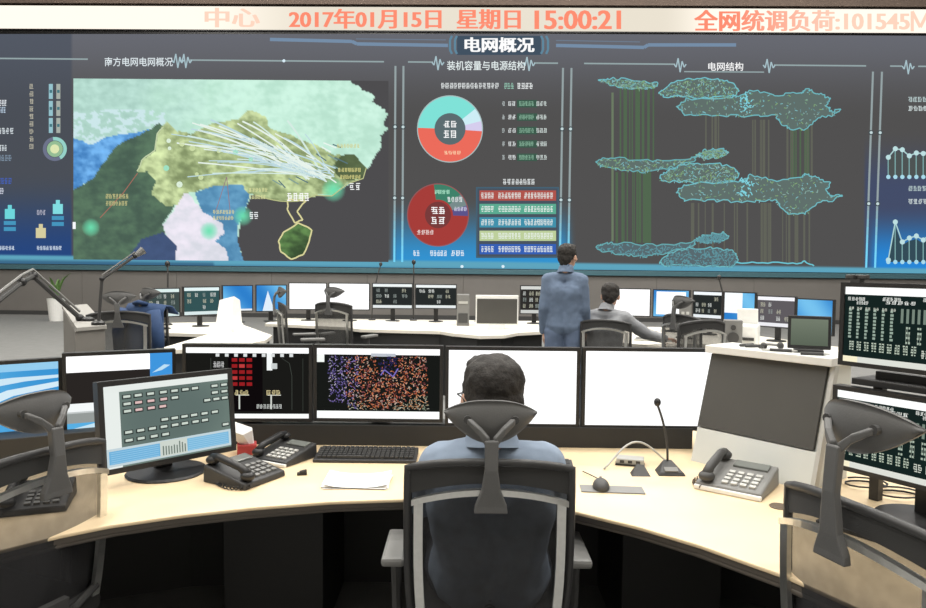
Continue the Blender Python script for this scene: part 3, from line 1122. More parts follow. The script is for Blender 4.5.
def c_m4(cv):
    cv.rect(0, 0, 1, 1, L((26, 26, 24)), 0)
    cv.rect(0.34, 0.1, 0.62, 0.92, L((14, 10, 12)), 1)
    cv.rect(0, 0.92, 1, 1, L((250, 252, 252), 1.15), 1)
    cv.rect(0, 0, 1, 0.065, L((244, 246, 244), 1.1), 1)
    r = random.Random(9)
    for i in range(3):
        for j in range(5):
            cv.rect(0.37 + i * 0.06, 0.80 - j * 0.085, 0.415 + i * 0.06, 0.85 - j * 0.085, L((150, 30, 34) if r.random() < 0.75 else (190, 60, 60)), 2)
    for k in range(9):
        x = 0.24 + k * 0.075
        cv.rect(x, 0.87, x + 0.03, 0.915, L((220, 224, 224)), 2)
    cv.rect(0.655, 0.68, 0.70, 0.92, L((236, 240, 240), 1.1), 2)
    cv.rect(0.69, 0.70, 0.74, 0.78, L((200, 206, 206)), 2)
    for (x, y) in ((0.43, 0.33), (0.69, 0.33)):
        cv.line([(x, y - 0.2), (x, y)], 0.012, L((210, 214, 206)), 2)
        cv.line([(x - 0.03, y), (x + 0.08, y)], 0.012, L((220, 222, 210)), 2)
        cv.glyphs(x - 0.04, y, x + 0.08, y + 0.07, L((214, 200, 150)), 3, r, 3)
    cv.glyphs(0.57, 0.14, 0.78, 0.2, L((210, 214, 210)), 8, r, 3)
    cv.glyphs(0.22, 0.72, 0.31, 0.80, L((206, 206, 206)), 3, r, 3)
    cv.line([(0.78, 0.85), (0.84, 0.78), (0.86, 0.6), (0.86, 0.12)], 0.004, L((70, 76, 70)), 2)
    cv.line([(0.2, 0.1), (0.2, 0.85)], 0.004, L((70, 76, 70)), 2)
    cv.line([(0.95, 0.1), (0.95, 0.85)], 0.004, L((60, 66, 60)), 2)


def c_m5(cv):
    cv.rect(0, 0, 1, 1, L((24, 26, 24)), 0)
    cv.rect(0, 0.91, 1, 1, L((252, 252, 252), 1.15), 1)
    cv.rect(0, 0, 1, 0.105, L((246, 248, 246), 1.15), 1)
    cv.rect(0.0, 0.80, 0.06, 0.91, L((240, 244, 240), 1.1), 2)
    cv.rect(0.44, 0.885, 0.64, 0.93, L((190, 196, 206)), 2)
    r = random.Random(4)
    for k in range(1500):
        x, y = r.uniform(0.09, 0.90), r.uniform(0.12, 0.88)
        if 0.50 < x < 0.66 and y > 0.62 and r.random() < 0.8:
            c = (44, 40, 92)
        elif x < 0.24 or (x < 0.34 and r.random() < 0.5):
            c = r.choice([(120, 104, 170), (96, 88, 150), (180, 176, 190), (70, 66, 110), (150, 130, 190)])
        elif y > 0.22 + 0.1 * math.sin(9 * x):
            c = r.choice([(200, 112, 70), (176, 92, 64), (214, 150, 110), (150, 86, 90), (90, 50, 50), (196, 176, 160)])
        else:
            c = r.choice([(176, 176, 160), (130, 140, 120), (196, 140, 100)])
        if y < 0.22 and x < 0.25:
            continue
        g = r.uniform(0, 3.14)
        d = r.uniform(0.006, 0.022)
        cv.line([(x, y), (x + d * math.cos(g), y + 1.6 * d * math.sin(g))], 0.006, L(c), 2 + k % 3, 1.6)
    cv.line([(0.52, 0.62), (0.55, 0.7), (0.62, 0.6), (0.66, 0.72)], 0.012, L((120, 110, 190)), 5)


def c_text(seed, rows=True):
    def f(cv):
        r = random.Random(seed)
        cv.rect(0, 0, 1, 1, L((22, 36, 34)), 0)
        cv.rect(0, 0.90, 1, 1, L((246, 248, 246), 1.15), 1)
        cv.rect(0, 0, 1, 0.075, L((214, 216, 208), 1.1), 1)
        cv.rect(0, 0, 0.10, 0.075, L((240, 232, 200), 1.1), 2)
        for (a, b, y) in ((0.02, 0.14, 0.82), (0.08, 0.16, 0.77), (0.25, 0.37, 0.83), (0.27, 0.46, 0.79), (0.50, 0.62, 0.84), (0.54, 0.6, 0.79)):
            cv.glyphs(a, y, b, y + 0.045, L((232, 236, 230)), 5, r)
        for k in range(6):
            x = 0.03 + k * 0.055
            for j in range(9):
                cv.rect(x, 0.32 + j * 0.045, x + r.uniform(0.014, 0.022), 0.35 + j * 0.045, L((150, 170, 156)), 2)
            cv.glyphs(x, 0.70, x + 0.035, 0.735, L((214, 220, 206)), 2, r)
        for k in range(18):
            x = 0.37 + k * 0.034
            cv.rect(x, 0.56, x + 0.016, 0.74, L((120, 136, 124)), 2)
            if k % 2:
                cv.glyphs(x, 0.3, x + 0.03, 0.52, L((170, 186, 170)), 2, r)
        for k in range(9):
            x = 0.04 + k * 0.05
            cv.glyphs(x, 0.16, x + 0.034, 0.28, L((190, 204, 186)), 2, r)
        for k in range(7):
            x = 0.5 + k * 0.07
            cv.glyphs(x, 0.14, x + 0.05, 0.24, L((206, 212, 200)), 2, r)
    return f


def c_table(seed, top=(230, 236, 236), bg=(40, 44, 44)):
    def f(cv):
        r = random.Random(seed)
        cv.rect(0, 0, 1, 1, L(bg), 0)
        cv.rect(0, 0.88, 1, 1, L(top, 1.1), 1)
        cv.rect(0, 0, 1, 0.12, L(top, 1.0), 1)
        for j in range(3):
            for k in range(4):
                if r.random() < 0.75:
                    a = 0.08 + k * 0.22
                    cv.glyphs(a, 0.2 + j * 0.23, a + r.uniform(0.08, 0.18), 0.34 + j * 0.23, L(r.choice([(220, 224, 220), (150, 160, 156), (190, 190, 170)])), 2, r)
    return f


DESK_Z = 0.74
RAIL_Z = DESK_Z + 0.075


def fit(name, label, x0, x1, yt0, yb0, yt1, Ya, Yb, content, **kw):
    """screen left edge at pixel column x0 (rows yt0..yb0) at depth Ya, right edge at x1 (top row yt1) at depth Yb."""
    A0, A1_ = PY(x0, yt0, Ya), PY(x0, yb0, Ya)
    h = (A0 - A1_).length
    B0 = PY(x1, yt1, Yb)
    zt = (A0.z + B0.z) / 2
    P0 = Vector((A0.x, A0.y, zt - h / 2))
    P1 = Vector((B0.x, B0.y, zt - h / 2))
    return finish(base_monitor(name, label, P0, P1, h, **kw), content)


fit('monitor', 'monitor with a blue wallpaper at the left edge behind the left chair', -62, 58, 370, 450, 360, 2.62, 2.86, c_m1, base=False, desk_z=RAIL_Z)
fit('monitor', 'monitor with white and dark windows half hidden behind the tilted touch monitor', 66, 172, 359, 441, 350, 2.80, 2.98, c_m2, base=False, desk_z=RAIL_Z)
fit('monitor', 'black screened monitor with a red table right of the touch monitor', 186, 309, 347, 418, 348, 2.93, 2.95, c_m4, base=False, desk_z=RAIL_Z)
fit('monitor', 'monitor showing an orange and purple speckled network map', 317, 440, 348, 418, 349, 2.95, 2.95, c_m5, base=False, desk_z=RAIL_Z)
fit('monitor', 'blank white monitor right behind the seated man\'s head', 449, 577, 350, 423, 351, 2.95, 2.95, c_white(), base=False, desk_z=RAIL_Z)
fit('monitor', 'blank white monitor behind the gooseneck microphone', 586, 716, 351, 425, 352, 2.95, 2.95, c_blank(), base=False, desk_z=RAIL_Z)
fit('touch_monitor', 'black tilted monitor with grey-green button rows on the left desk corner', 104, 229, 386, 468, 375, 2.33, 2.66, c_m3,
    tilt=-0.10, base_dy=0.04, bw=0.14, bezel=0.018, base_lat=0.0)
fit('monitor', 'upper monitor with white data columns in the right-hand stack', 846, 1018, 283, 357, 296, 2.30, 1.90, c_text(1), base=False, desk_z=1.12)
fit('monitor', 'lower right-hand monitor with white data columns behind the chair headrest', 838, 1012, 389, 463, 417, 2.28, 1.87, c_text(2), base_dy=0.06)

# ================================================================== FOREGROUND DESK
front_px = [(0, 550), (60, 535), (110, 525), (180, 515), (250, 507.5), (330, 501.5), (405, 499), (500, 501), (578, 512), (640, 527), (700, 545), (790, 577), (850, 604)]
front = [(p.x, p.y) for p in (PZ(a, b, DESK_Z) for a, b in front_px)]
front = [(-1.75, 1.0), (-1.45, 1.5)] + front + [(front[-1][0] + 0.16, 1.25), (front[-1][0] + 0.38, 0.8)]
back = [(1.95, 0.8), (2.05, 1.6), (1.95, 2.3), (1.6, 3.0), (1.1, 3.28), (0.4, 3.32), (-0.7, 3.32), (-1.3, 3.25), (-1.9, 3.0), (-2.35, 2.4), (-2.5, 1.7), (-2.5, 1.0)]
desk = thing('console_desk', 'large curved maple console desk in the foreground', 'desk', (0, 2.6, 0))


def off(poly):
    return [(x, y - 2.6) for x, y in poly]


MB().prism(off(front + back), DESK_Z - 0.012, DESK_Z).build('desk_top', M_DESK, desk, 0.004)
MB().prism(off([(x, y + 0.012) for x, y in front] + back), DESK_Z - 0.03, DESK_Z - 0.0125).build('core_board', M_EDGE, desk, 0.003)
fb = [Vector((x, y - 2.6, DESK_Z - 0.036)) for x, y in front]
e_ = MB()
for a, b in zip(fb[:-1], fb[1:]):
    pass
e_.tube([p + Vector((0, 0.03, 0)) for p in fb], 0.010, 8)
e_.build('edge_band', M_EDGE, desk, smooth=True)


def upright(poly, z0, z1, th):
    mb = MB()
    for (x0, y0), (x1, y1) in zip(poly[:-1], poly[1:]):
        d = Vector((x1 - x0, y1 - y0, 0))
        n = Vector((-d.y, d.x, 0)).normalized() * th
        mb.add([(x0, y0, z0), (x1, y1, z0), (x1 + n.x, y1 + n.y, z0), (x0 + n.x, y0 + n.y, z0),
                (x0, y0, z1), (x1, y1, z1), (x1 + n.x, y1 + n.y, z1), (x0 + n.x, y0 + n.y, z1)],
               [(3, 2, 1, 0), (4, 5, 6, 7), (0, 1, 5, 4), (1, 2, 6, 5), (2, 3, 7, 6), (3, 0, 4, 7)])
    return mb


bk = [(x * 0.97, (y - 2.6) * 0.97 - 0.01) for x, y in back]
upright(bk[1:-1], 0.0, DESK_Z - 0.032, 0.03).build('modesty_panel', M_PANELK, desk)
for x, y in ((-1.95, 1.1), (1.6, 0.95)):
    MB().box((x, y - 2.6, (DESK_Z - 0.03) / 2), (0.6, 0.05, DESK_Z - 0.032)).build('end_panel', M_PANELK, desk, 0.003)
for x in (-0.75, 0.85):
    MB().box((x, 3.0 - 2.6, (DESK_Z - 0.03) / 2), (0.4, 0.5, DESK_Z - 0.034)).build('computer_cupboard', M_PANELK, desk, 0.004)
# inner lining under the front edge keeps the knee space dark
# black upstand behind the monitor row
ups = thing('monitor_rail', 'low black rail along the desk that carries the foreground monitors', 'rail', (0, 2.95, DESK_Z))
rl = [(-1.98, 2.50), (-1.42, 2.80), (-1.02, 2.935), (0.98, 2.935)]
for (ax_, ay_), (bx_, by_) in zip(rl[:-1], rl[1:]):
    upright([(ax_, ay_ - 2.95), (bx_, by_ - 2.95)], 0.0, 0.088, 0.14).build('rail_box', M_PANELK, ups, 0.003)
for mo_ in [o for o in bpy.data.objects if o.get('category') == 'monitor' and abs(o.location.z - RAIL_Z) < 0.002]:
    MB().box((mo_.location.x, mo_.location.y - 2.95 + 0.075, 0.17), (0.08, 0.03, 0.19)).build('monitor_bracket', M_BLACK, ups)

# ------------------------------------------------------------------ sloped console cabinet on the right
bl, br = PZ(695, 461, DESK_Z), PZ(806, 490, DESK_Z)
dv = (br - bl)
cab_w = math.hypot(dv.x, dv.y) + 0.03
cab_rz = math.atan2(dv.y, dv.x)
cab = thing('console_cabinet', 'sloped console cabinet with dark panel, pale base and white ledge', 'cabinet',
            ((bl.x + br.x) / 2, (bl.y + br.y) / 2, DESK_Z), cab_rz)
ch_, lean_, dep = 0.425, 0.125, 0.27


def slope_box(x0, x1, z0, z1, proud, th):
    y0_, y1_ = lean_ * z0 / ch_, lean_ * z1 / ch_
    return MB().add([(x0, y0_ - proud, z0), (x1, y0_ - proud, z0), (x1, y1_ - proud, z1), (x0, y1_ - proud, z1),
                     (x0, y0_ - proud + th, z0), (x1, y0_ - proud + th, z0), (x1, y1_ - proud + th, z1), (x0, y1_ - proud + th, z1)],
                    [(0, 1, 2, 3), (5, 4, 7, 6), (4, 0, 3, 7), (1, 5, 6, 2), (3, 2, 6, 7), (4, 5, 1, 0)])


hw = cab_w / 2
body = MB().add([(-hw, 0.01, 0), (hw, 0.01, 0), (hw, lean_ + 0.01, ch_), (-hw, lean_ + 0.01, ch_), (-hw, dep, 0), (hw, dep, 0), (hw, dep, ch_), (-hw, dep, ch_)],
                [(0, 1, 2, 3), (5, 4, 7, 6), (4, 0, 3, 7), (1, 5, 6, 2), (3, 2, 6, 7), (4, 5, 1, 0)])
body.build('body', M_CABL, cab)
slope_box(-hw, hw, 0.0, 0.13, 0.006, 0.015).build('pale_base_panel', M_CABL, cab)
slope_box(-hw, hw - 0.012, 0.135, ch_ - 0.004, 0.008, 0.016).build('dark_panel', M_CABD, cab)
MB().box((0, lean_ + (dep - lean_) / 2 - 0.01, ch_ + 0.016), (cab_w + 0.03, dep - lean_ + 0.05, 0.03)).build('ledge', M_WHITE, cab, 0.003)
slope_box(hw + 0.001, hw + 0.016, 0.0, ch_, 0.01, 0.03).build('end_trim', M_LGREY, cab)
LEDGE_Z = DESK_Z + ch_ + 0.031


def on_ledge(x, y):
    return Vector(cab.location) + Matrix.Rotation(cab_rz, 3, 'Z') @ Vector((x, y, ch_ + 0.031))



# small tablet monitor on the ledge, video phone, pens
p = on_ledge(0.125, 0.18)
tb = thing('tablet_monitor', 'small greenish grey tablet screen standing on the white ledge', 'tablet', p, math.radians(-24))
tb.scale = (0.92,) * 3
a_ = MB().box((0, 0.02, 0.082), (0.158, 0.016, 0.135), (-0.22, 0, 0))
a_.build('housing', M_BLACK, tb, 0.003)
sc_ = Canvas(lambda u, v: ((u - 0.5) * 0.135, (v - 0.5) * 0.108), 0.0005)
sc_.grid([i / 6 for i in range(7)], [i / 6 for i in range(7)], lambda u, v: L(mix((92, 102, 88), (116, 126, 110), v)), 0)
s_ = sc_.build('screen', tb)
s_.location = (0, 0.0115, 0.0835)
s_.rotation_euler = (-0.22, 0, 0)
MB().box((0, 0.035, 0.006), (0.11, 0.07, 0.012)).build('foot', M_BLACK, tb, 0.003)
p = on_ledge(-0.02, 0.18)
hs = thing('headset', 'grey headset lying on the white ledge beside the tablet', 'headset', p, 0.2)
MB().tube([(0.035 * math.cos(q), 0.03 * math.sin(q), 0.012 + 0.004 * math.sin(q)) for q in [math.pi * k / 8 for k in range(9)]], 0.005, 6).build('headband', M_GREY, hs, smooth=True)
for sx in (-1, 1):
    MB().ball((0.036 * sx, -0.004, 0.014), (0.01, 0.017, 0.014), 7).build('ear_cup', M_DARK, hs, smooth=True)
MB().tube([(-0.036, -0.01, 0.012), (-0.06, -0.03, 0.01), (-0.075, -0.03, 0.01)], 0.003, 6).build('microphone_boom', M_DARK, hs)
for k, (px, py, rz_) in enumerate(((-0.13, 0.20, 0.5), (-0.09, 0.19, 0.2), (0.05, 0.135, -0.4), (0.17, 0.13, -0.3))):
    p = on_ledge(px, py)
    q = thing('pen', ['dark pen lying furthest left on the white ledge', 'dark pen lying second from left on the white ledge', 'dark pen lying in front of the tablet foot',
                      'dark pen lying at the right end of the white ledge'][k], 'pen', p, rz_, 'pens on the ledge')
    MB().tube([(-0.045, 0, 0.006), (0.03, 0, 0.006)], 0.006, 8).build('barrel', M_DARK, q)
    MB().tube([(0.03, 0, 0.006), (0.05, 0, 0.006)], [0.0055, 0.002], 8).build('tip', M_LGREY, q)
p = on_ledge(0.0, 0.125)
tag(MB().box((p.x, p.y, LEDGE_Z + 0.003), (0.05, 0.03, 0.006), (0, 0, -0.3)).build('card', M_LGREY, None, 0.001), 'small pale card lying on the white ledge under the tablet', 'card')

# right-hand monitor stack: pole and shelf that carries the upper one
ru = [o for o in bpy.data.objects if o.name.startswith('monitor') and o.get('label', '').startswith('upper monitor')][0]
sh = thing('monitor_shelf', 'black shelf on posts carrying the upper right-hand monitor', 'shelf', (ru.location.x, ru.location.y, DESK_Z), ru.rotation_euler.z)
MB().box((0, 0.06, 0.405), (0.40, 0.14, 0.02)).build('shelf_board', M_BLACK, sh, 0.002)
for sx in (-0.17, 0.17):
    MB().box((sx, 0.11, 0.198), (0.03, 0.03, 0.395)).build('post', M_BLACK, sh)
MB().box((0, 0.055, 0.425), (0.3, 0.03, 0.03)).build('bracket', M_BLACK, sh)
ru.location.z = DESK_Z + 0.44
dz = ru.location.z - 1.12
for c in ru.children:
    c.location.z -= dz
hz_ = [c for c in ru.children if c.name.startswith('housing')][0]
p = Vector(ru.location) + Matrix.Rotation(ru.rotation_euler.z, 3, 'Z') @ Vector((-0.21, 0.02, hz_.location.z + max(v.co.z for v in hz_.data.vertices) + 0.006))
cm = thing('webcam', 'tiny webcam perched on the upper right-hand monitor', 'webcam', p, ru.rotation_euler.z)
MB().box((0, 0, 0.012), (0.07, 0.025, 0.016)).build('body', M_DARK, cm, 0.004)
MB().tube([(0, -0.0125, 0.012), (0, -0.017, 0.012)], 0.006, 10).build('lens', M_BLACK, cm)
MB().box((0, 0, 0.0), (0.03, 0.03, 0.012)).build('clip', M_DARK, cm)

# ================================================================== DESK ITEMS
def desk_phone(label, px, py, rz, m_body, lcd=False, z=DESK_Z, scale=1.0, edge=None):
    p = PZ(px, py, z)
    t = thing('desk_phone', label, 'telephone', p, rz, 'desk phones')
    t.scale = (scale,) * 3
    b = MB().add([(-0.10, -0.10, 0), (0.10, -0.10, 0), (0.10, 0.10, 0), (-0.10, 0.10, 0),
                  (-0.098, -0.098, 0.022), (0.098, -0.098, 0.022), (0.098, 0.098, 0.062), (-0.098, 0.098, 0.062)],
                 [(3, 2, 1, 0), (4, 5, 6, 7), (0, 1, 5, 4), (1, 2, 6, 5), (2, 3, 7, 6), (3, 0, 4, 7)])
    b.build('body', m_body, t, 0.006)
    if edge:
        MB().box((0, -0.1, 0.008), (0.2, 0.012, 0.014)).build('front_edge', edge, t, 0.003)
    R = Matrix.Rotation(math.atan2(0.04, 0.196), 3, 'X')

    def on(x, y, lift):
        return Vector((x, y, 0.042 + y * 0.204 + lift))
    # handset along the left side
    h = MB()
    h.tube([on(-0.068, -0.085, 0.02), on(-0.068, -0.05, 0.034), on(-0.068, 0.05, 0.034), on(-0.068, 0.085, 0.02)], [0.017, 0.014, 0.014, 0.017], 10)
    h.ball(on(-0.068, -0.082, 0.016), (0.025, 0.026, 0.017), 8)
    h.ball(on(-0.068, 0.082, 0.016), (0.025, 0.026, 0.017), 8)
    h.build('handset', M_BLACK if m_body is not M_GREY else M_DARK, t, smooth=True)
    kb = MB()
    for i in range(4):
        for j in range(4):
            kb.box(on(-0.015 + i * 0.027, -0.072 + j * 0.024, 0.003), (0.019, 0.015, 0.008), R)
    kb.build('keypad', M_LGREY if lcd else M_GREY, t, 0.0015)
    MB().box(on(0.026, 0.062, 0.003), (0.105, 0.042, 0.008), R).build('display', M_LCDOFF, t, 0.002)
    cord = []
    for k in range(60):
        q = k / 59
        c = Vector((-0.075 - 0.045 * math.sin(math.pi * q), -0.105 + 0.19 * q - 0.03 * math.sin(math.pi * q), 0.009))
        cord.append(c + Vector((0.0, 0.006 * math.cos(k * 1.3), 0.006 * math.sin(k * 1.3))))
    MB().tube(cord, 0.0022, 5).build('cord', M_BRASS if lcd else M_BLACK, t, smooth=True)
    return t


desk_phone('black desk phone with its handset towards the viewer, left of the keyboard', 245, 479, math.radians(62), M_CHARC)
desk_phone('black desk phone with big keys and a white edge behind the other phone', 284, 459, math.radians(-28), M_CHARC, True, edge=M_WHITE, scale=0.92)
desk_phone('grey desk phone with a dark handset against the sloped cabinet', 737, 487, math.radians(-38), M_GREY, True, edge=M_WHITE, scale=1.12)
desk_phone('black desk phone on the left wing of the desk, seen past the left chair', 38, 505, math.radians(20), M_CHARC, scale=0.95)

p = PZ(247, 453, DESK_Z)
tx = thing('tissue_box', 'small red box with white tissue sticking up beside the phones', 'tissue box', p, 0.3)
MB().box((0, 0, 0.02), (0.075, 0.075, 0.04)).build('box', M_RED, tx, 0.003)
tm = MB()
n_ = 10
ring0 = [(0.028 * math.cos(6.283 * k / n_), 0.02 * math.sin(6.283 * k / n_), 0.04) for k in range(n_)]
ring1 = [(-0.03 + 0.05 * math.cos(6.283 * k / n_) * (1 + 0.25 * (k % 2)), 0.035 * math.sin(6.283 * k / n_) * (1 + 0.2 * (k % 3)), 0.085 + 0.012 * (k % 2)) for k in range(n_)]
tip = [(-0.055 + 0.012 * math.cos(6.283 * k / n_), 0.01 * math.sin(6.283 * k / n_), 0.125 + 0.004 * (k % 2)) for k in range(n_)]
tm.add(ring0 + ring1 + tip, [(k, (k + 1) % n_, n_ + (k + 1) % n_, n_ + k) for k in range(n_)] + [(n_ + k, n_ + (k + 1) % n_, 2 * n_ + (k + 1) % n_, 2 * n_ + k) for k in range(n_)] + [tuple(range(2 * n_, 3 * n_))])
tm.build('tissue', M_PAPER, tx)
p = PZ(302, 475, DESK_Z)
st = thing('stapler', 'tiny black clip lying in front of the white-edged phone', 'clip', p, 0.2)
MB().box((0, 0, 0.005), (0.035, 0.016, 0.01)).build('base', M_BLACK, st, 0.002)
MB().box((0.004, 0, 0.014), (0.026, 0.012, 0.008), (0, -0.2, 0)).build('lever', M_DARK, st, 0.002)


def keyboard(label, px, py, rz, w=0.44, d=0.15):
    p = PZ(px, py, DESK_Z)
    t = thing('keyboard', label, 'keyboard', p, rz, 'keyboards on the foreground desk')
    MB().add([(-w / 2, -d / 2, 0), (w / 2, -d / 2, 0), (w / 2, d / 2, 0), (-w / 2, d / 2, 0), (-w / 2, -d / 2, 0.012), (w / 2, -d / 2, 0.012), (w / 2, d / 2, 0.026), (-w / 2, d / 2, 0.026)],
             [(3, 2, 1, 0), (4, 5, 6, 7), (0, 1, 5, 4), (1, 2, 6, 5), (2, 3, 7, 6), (3, 0, 4, 7)]).build('case', M_CHARC, t, 0.003)
    nx, ny = 20, 6
    first = None
    for j in range(ny):
        i = 0
        while i < nx:
            k = 6 if (j == 0 and i == 4) else 1
            x = -w / 2 + 0.012 + (i + k / 2) * (w - 0.024) / nx
            y = -d / 2 + 0.014 + (j + 0.5) * (d - 0.028) / ny
            if k == 1:
                if first is None:
                    o = MB().box((0, 0, 0), ((w - 0.024) / nx * 0.8, (d - 0.028) / ny * 0.78, 0.008)).build('key', M_DARK, t)
                    first = o
                else:
                    o = first.copy()
                    link(o, t)
            else:
                o = MB().box((0, 0, 0), ((w - 0.024) / nx * (k - 0.2), (d - 0.028) / ny * 0.78, 0.008)).build('space_bar', M_DARK, t)
            o.location = (x, y, 0.019 + (y + d / 2) / d * 0.014 - 0.002)
            i += k
    return t


keyboard('black keyboard left of the seated man, behind the white papers', 367, 458, 0.0, 0.40, 0.15)
keyboard('black keyboard mostly hidden in front of the seated man', 520, 470, -0.05, 0.40, 0.14)

# paper stack
p = PZ(358, 482, DESK_Z)
for k in range(4):
    o = MB()
    r = random.Random(k)
    n_ = 6
    g = [[(-0.112 + 0.224 * i / n_, -0.082 + 0.164 * j / n_, 0.0018 * k + 0.001 + (0.004 * k * (abs(i - 3) / 3.0) ** 3 if k == 3 else 0)) for i in range(n_ + 1)] for j in range(n_ + 1)]
    v = [q for row in g for q in row]
    m_ = n_ + 1
    f = [(j * m_ + i, j * m_ + i + 1, (j + 1) * m_ + i + 1, (j + 1) * m_ + i) for j in range(n_) for i in range(n_)]
    v2 = v + [(a, b, c - 0.0014) for a, b, c in v]
    f2 = f + [tuple(x + m_ * m_ for x in q[::-1]) for q in f]
    o.add(v2, f2)
    ob = o.build('paper_sheet', M_PAPER)
    ob.location = p
    ob.rotation_euler = (0, 0, (-0.03, 0.05, -0.06, 0.02)[k])
    tag(ob, ['bottom white sheet of the loose papers before the keyboard', 'second white sheet from the bottom of the loose papers', 'third white sheet from the bottom of the loose papers',
             'top white sheet of the loose papers before the keyboard'][k], 'paper', 'loose papers on the desk')

# mouse, pad
p = PZ(612, 490, DESK_Z)
tag(MB().box((p.x, p.y, DESK_Z + 0.002), (0.215, 0.062 * 1.2, 0.004), (0, 0, -0.08)).build('mouse_pad', M_GREY, None, 0.001), 'grey mouse pad right of the seated man', 'mouse pad')
p = PZ(601, 488, DESK_Z + 0.004)
ms = thing('mouse', 'dark computer mouse on the grey mouse pad', 'mouse', p, -0.1)
mm = MB().ball((0, 0, 0.004), (0.029, 0.046, 0.030), 10)
mm.v = [Vector((q.x, q.y, max(q.z, 0.0))) for q in mm.v]
mm.build('shell', M_DARK, ms, smooth=True)
MB().tube([(-0.004, 0.024, 0.0295), (0.004, 0.024, 0.0295)], 0.005, 8).build('wheel', M_GREY, ms)
MB().tube([(0, 0.045, 0.008), (0.005, 0.08, 0.004), (-0.02, 0.13, 0.004), (-0.05, 0.18, 0.004)], 0.002, 6).build('cable', M_BLACK, ms)

# hub, white cable, gooseneck microphone
p = PZ(630, 464, DESK_Z)
hb = thing('network_hub', 'small pale grey network hub on the desk by the microphone', 'hub', p, -0.25)
MB().box((0, 0, 0.016), (0.105, 0.06, 0.022)).build('case', M_LGREY, hb, 0.004)
MB().box((0, -0.012, 0.0035), (0.11, 0.05, 0.005)).build('foot_plate', M_BLACK, hb, 0.001)
for k in range(3):
    MB().box((-0.03 + k * 0.03, -0.031, 0.016), (0.016, 0.004, 0.010)).build('port', M_DARK, hb)
a0, a1 = PZ(604, 470, DESK_Z), PZ(668, 462, DESK_Z)
cpts = []
for k in range(17):
    q = k / 16
    cpts.append((a0 + (a1 - a0) * q) + Vector((0, 0.02 * math.sin(math.pi * q), 0.004 + 0.085 * math.sin(math.pi * min(1, q * 1.02)) ** 1.2)))
tag(MB().tube(cpts, 0.004, 7).build('white_cable', M_LGREY, None, smooth=True), 'pale cable arching over the small hub to the microphone', 'cable')


def gooseneck(label, base, height, lean, rz, sc=1.0, triangle=True, group='gooseneck microphones'):
    t = thing('gooseneck_microphone', label, 'microphone', base, rz, group)
    if triangle:
        pr = MB().add([(-0.052, -0.03, 0), (0.052, -0.03, 0), (0.045, 0.05, 0), (-0.045, 0.05, 0), (-0.045, -0.022, 0.012), (0.045, -0.022, 0.012), (0.014, 0.04, 0.045), (-0.014, 0.04, 0.045)],
                      [(3, 2, 1, 0), (4, 5, 6, 7), (0, 1, 5, 4), (1, 2, 6, 5), (2, 3, 7, 6), (3, 0, 4, 7)])
        pr.build('base', M_CHARC, t, 0.004)
        pb = MB().box((0, -0.012, 0.02), (0.05, 0.022, 0.006), (0.5, 0, 0))
        pb.build('button_plate', M_GREY, t, 0.001)
        z0, y0_ = 0.042, 0.035
    else:
        MB().lathe([(0.05, 0), (0.05, 0.012), (0.03, 0.025)], n=16).build('base', M_BLACK, t)
        z0, y0_ = 0.02, 0.0
    pts = [Vector((lean * (q ** 2), y0_, z0 + height * q)) for q in [k / 10 for k in range(11)]]
    MB().tube(pts, 0.0045 * sc, 7).build('neck', M_DARK, t, smooth=True)
    MB().ball(pts[-1] + Vector((0, -0.004, 0.006)), (0.013 * sc, 0.013 * sc, 0.016 * sc), 8).build('microphone_head', M_BLACK, t, smooth=True)
    return t


gooseneck('gooseneck microphone on a triangular base before the blank white monitor', PZ(670, 474, DESK_Z), 0.215, -0.045, 0.0)
p = PZ(640, 475, DESK_Z)
tag(MB().add([(p.x - 0.035, p.y - 0.02, DESK_Z), (p.x + 0.035, p.y - 0.02, DESK_Z), (p.x + 0.028, p.y + 0.03, DESK_Z), (p.x - 0.03, p.y + 0.03, DESK_Z), (p.x + 0.02, p.y + 0.02, DESK_Z + 0.03), (p.x - 0.005, p.y + 0.025, DESK_Z + 0.036)],
             [(3, 2, 1, 0), (0, 1, 4), (0, 4, 5), (0, 5, 3), (1, 2, 4), (2, 3, 5), (2, 5, 4)]).build('clip_stand', M_DARK), 'small dark wedge stand left of the gooseneck microphone', 'stand')
p = PZ(779, 507, DESK_Z)
tag(MB().lathe([(0.028, 0), (0.03, 0.003), (0.026, 0.006)], p, 18).build('coaster', M_BRASS), 'small round brown coaster at the right front of the desk', 'coaster')
p = PZ(880, 492, DESK_Z)
for k, (px, py) in enumerate(((866, 487), (900, 497))):
    a = PZ(px, py, DESK_Z)
    pts = [a + Vector((0.07 * math.cos(q), 0.05 * math.sin(q), 0.004 + 0.002 * q)) for q in [k2 * 0.5 for k2 in range(18)]]
    tag(MB().tube(pts, 0.0035, 6).build('cable_coil', M_BLACK, None, smooth=True), ['black cable loop under the lower right monitor, nearer the cabinet', 'black cable loop under the lower right monitor, at the right edge'][k], 'cable', 'cable loops')
keyboard('black keyboard on the right wing of the desk behind the right chair', 893, 540, math.radians(-57), 0.38, 0.13)
a0, a1 = PZ(600, 455, DESK_Z), PZ(560, 452, DESK_Z)

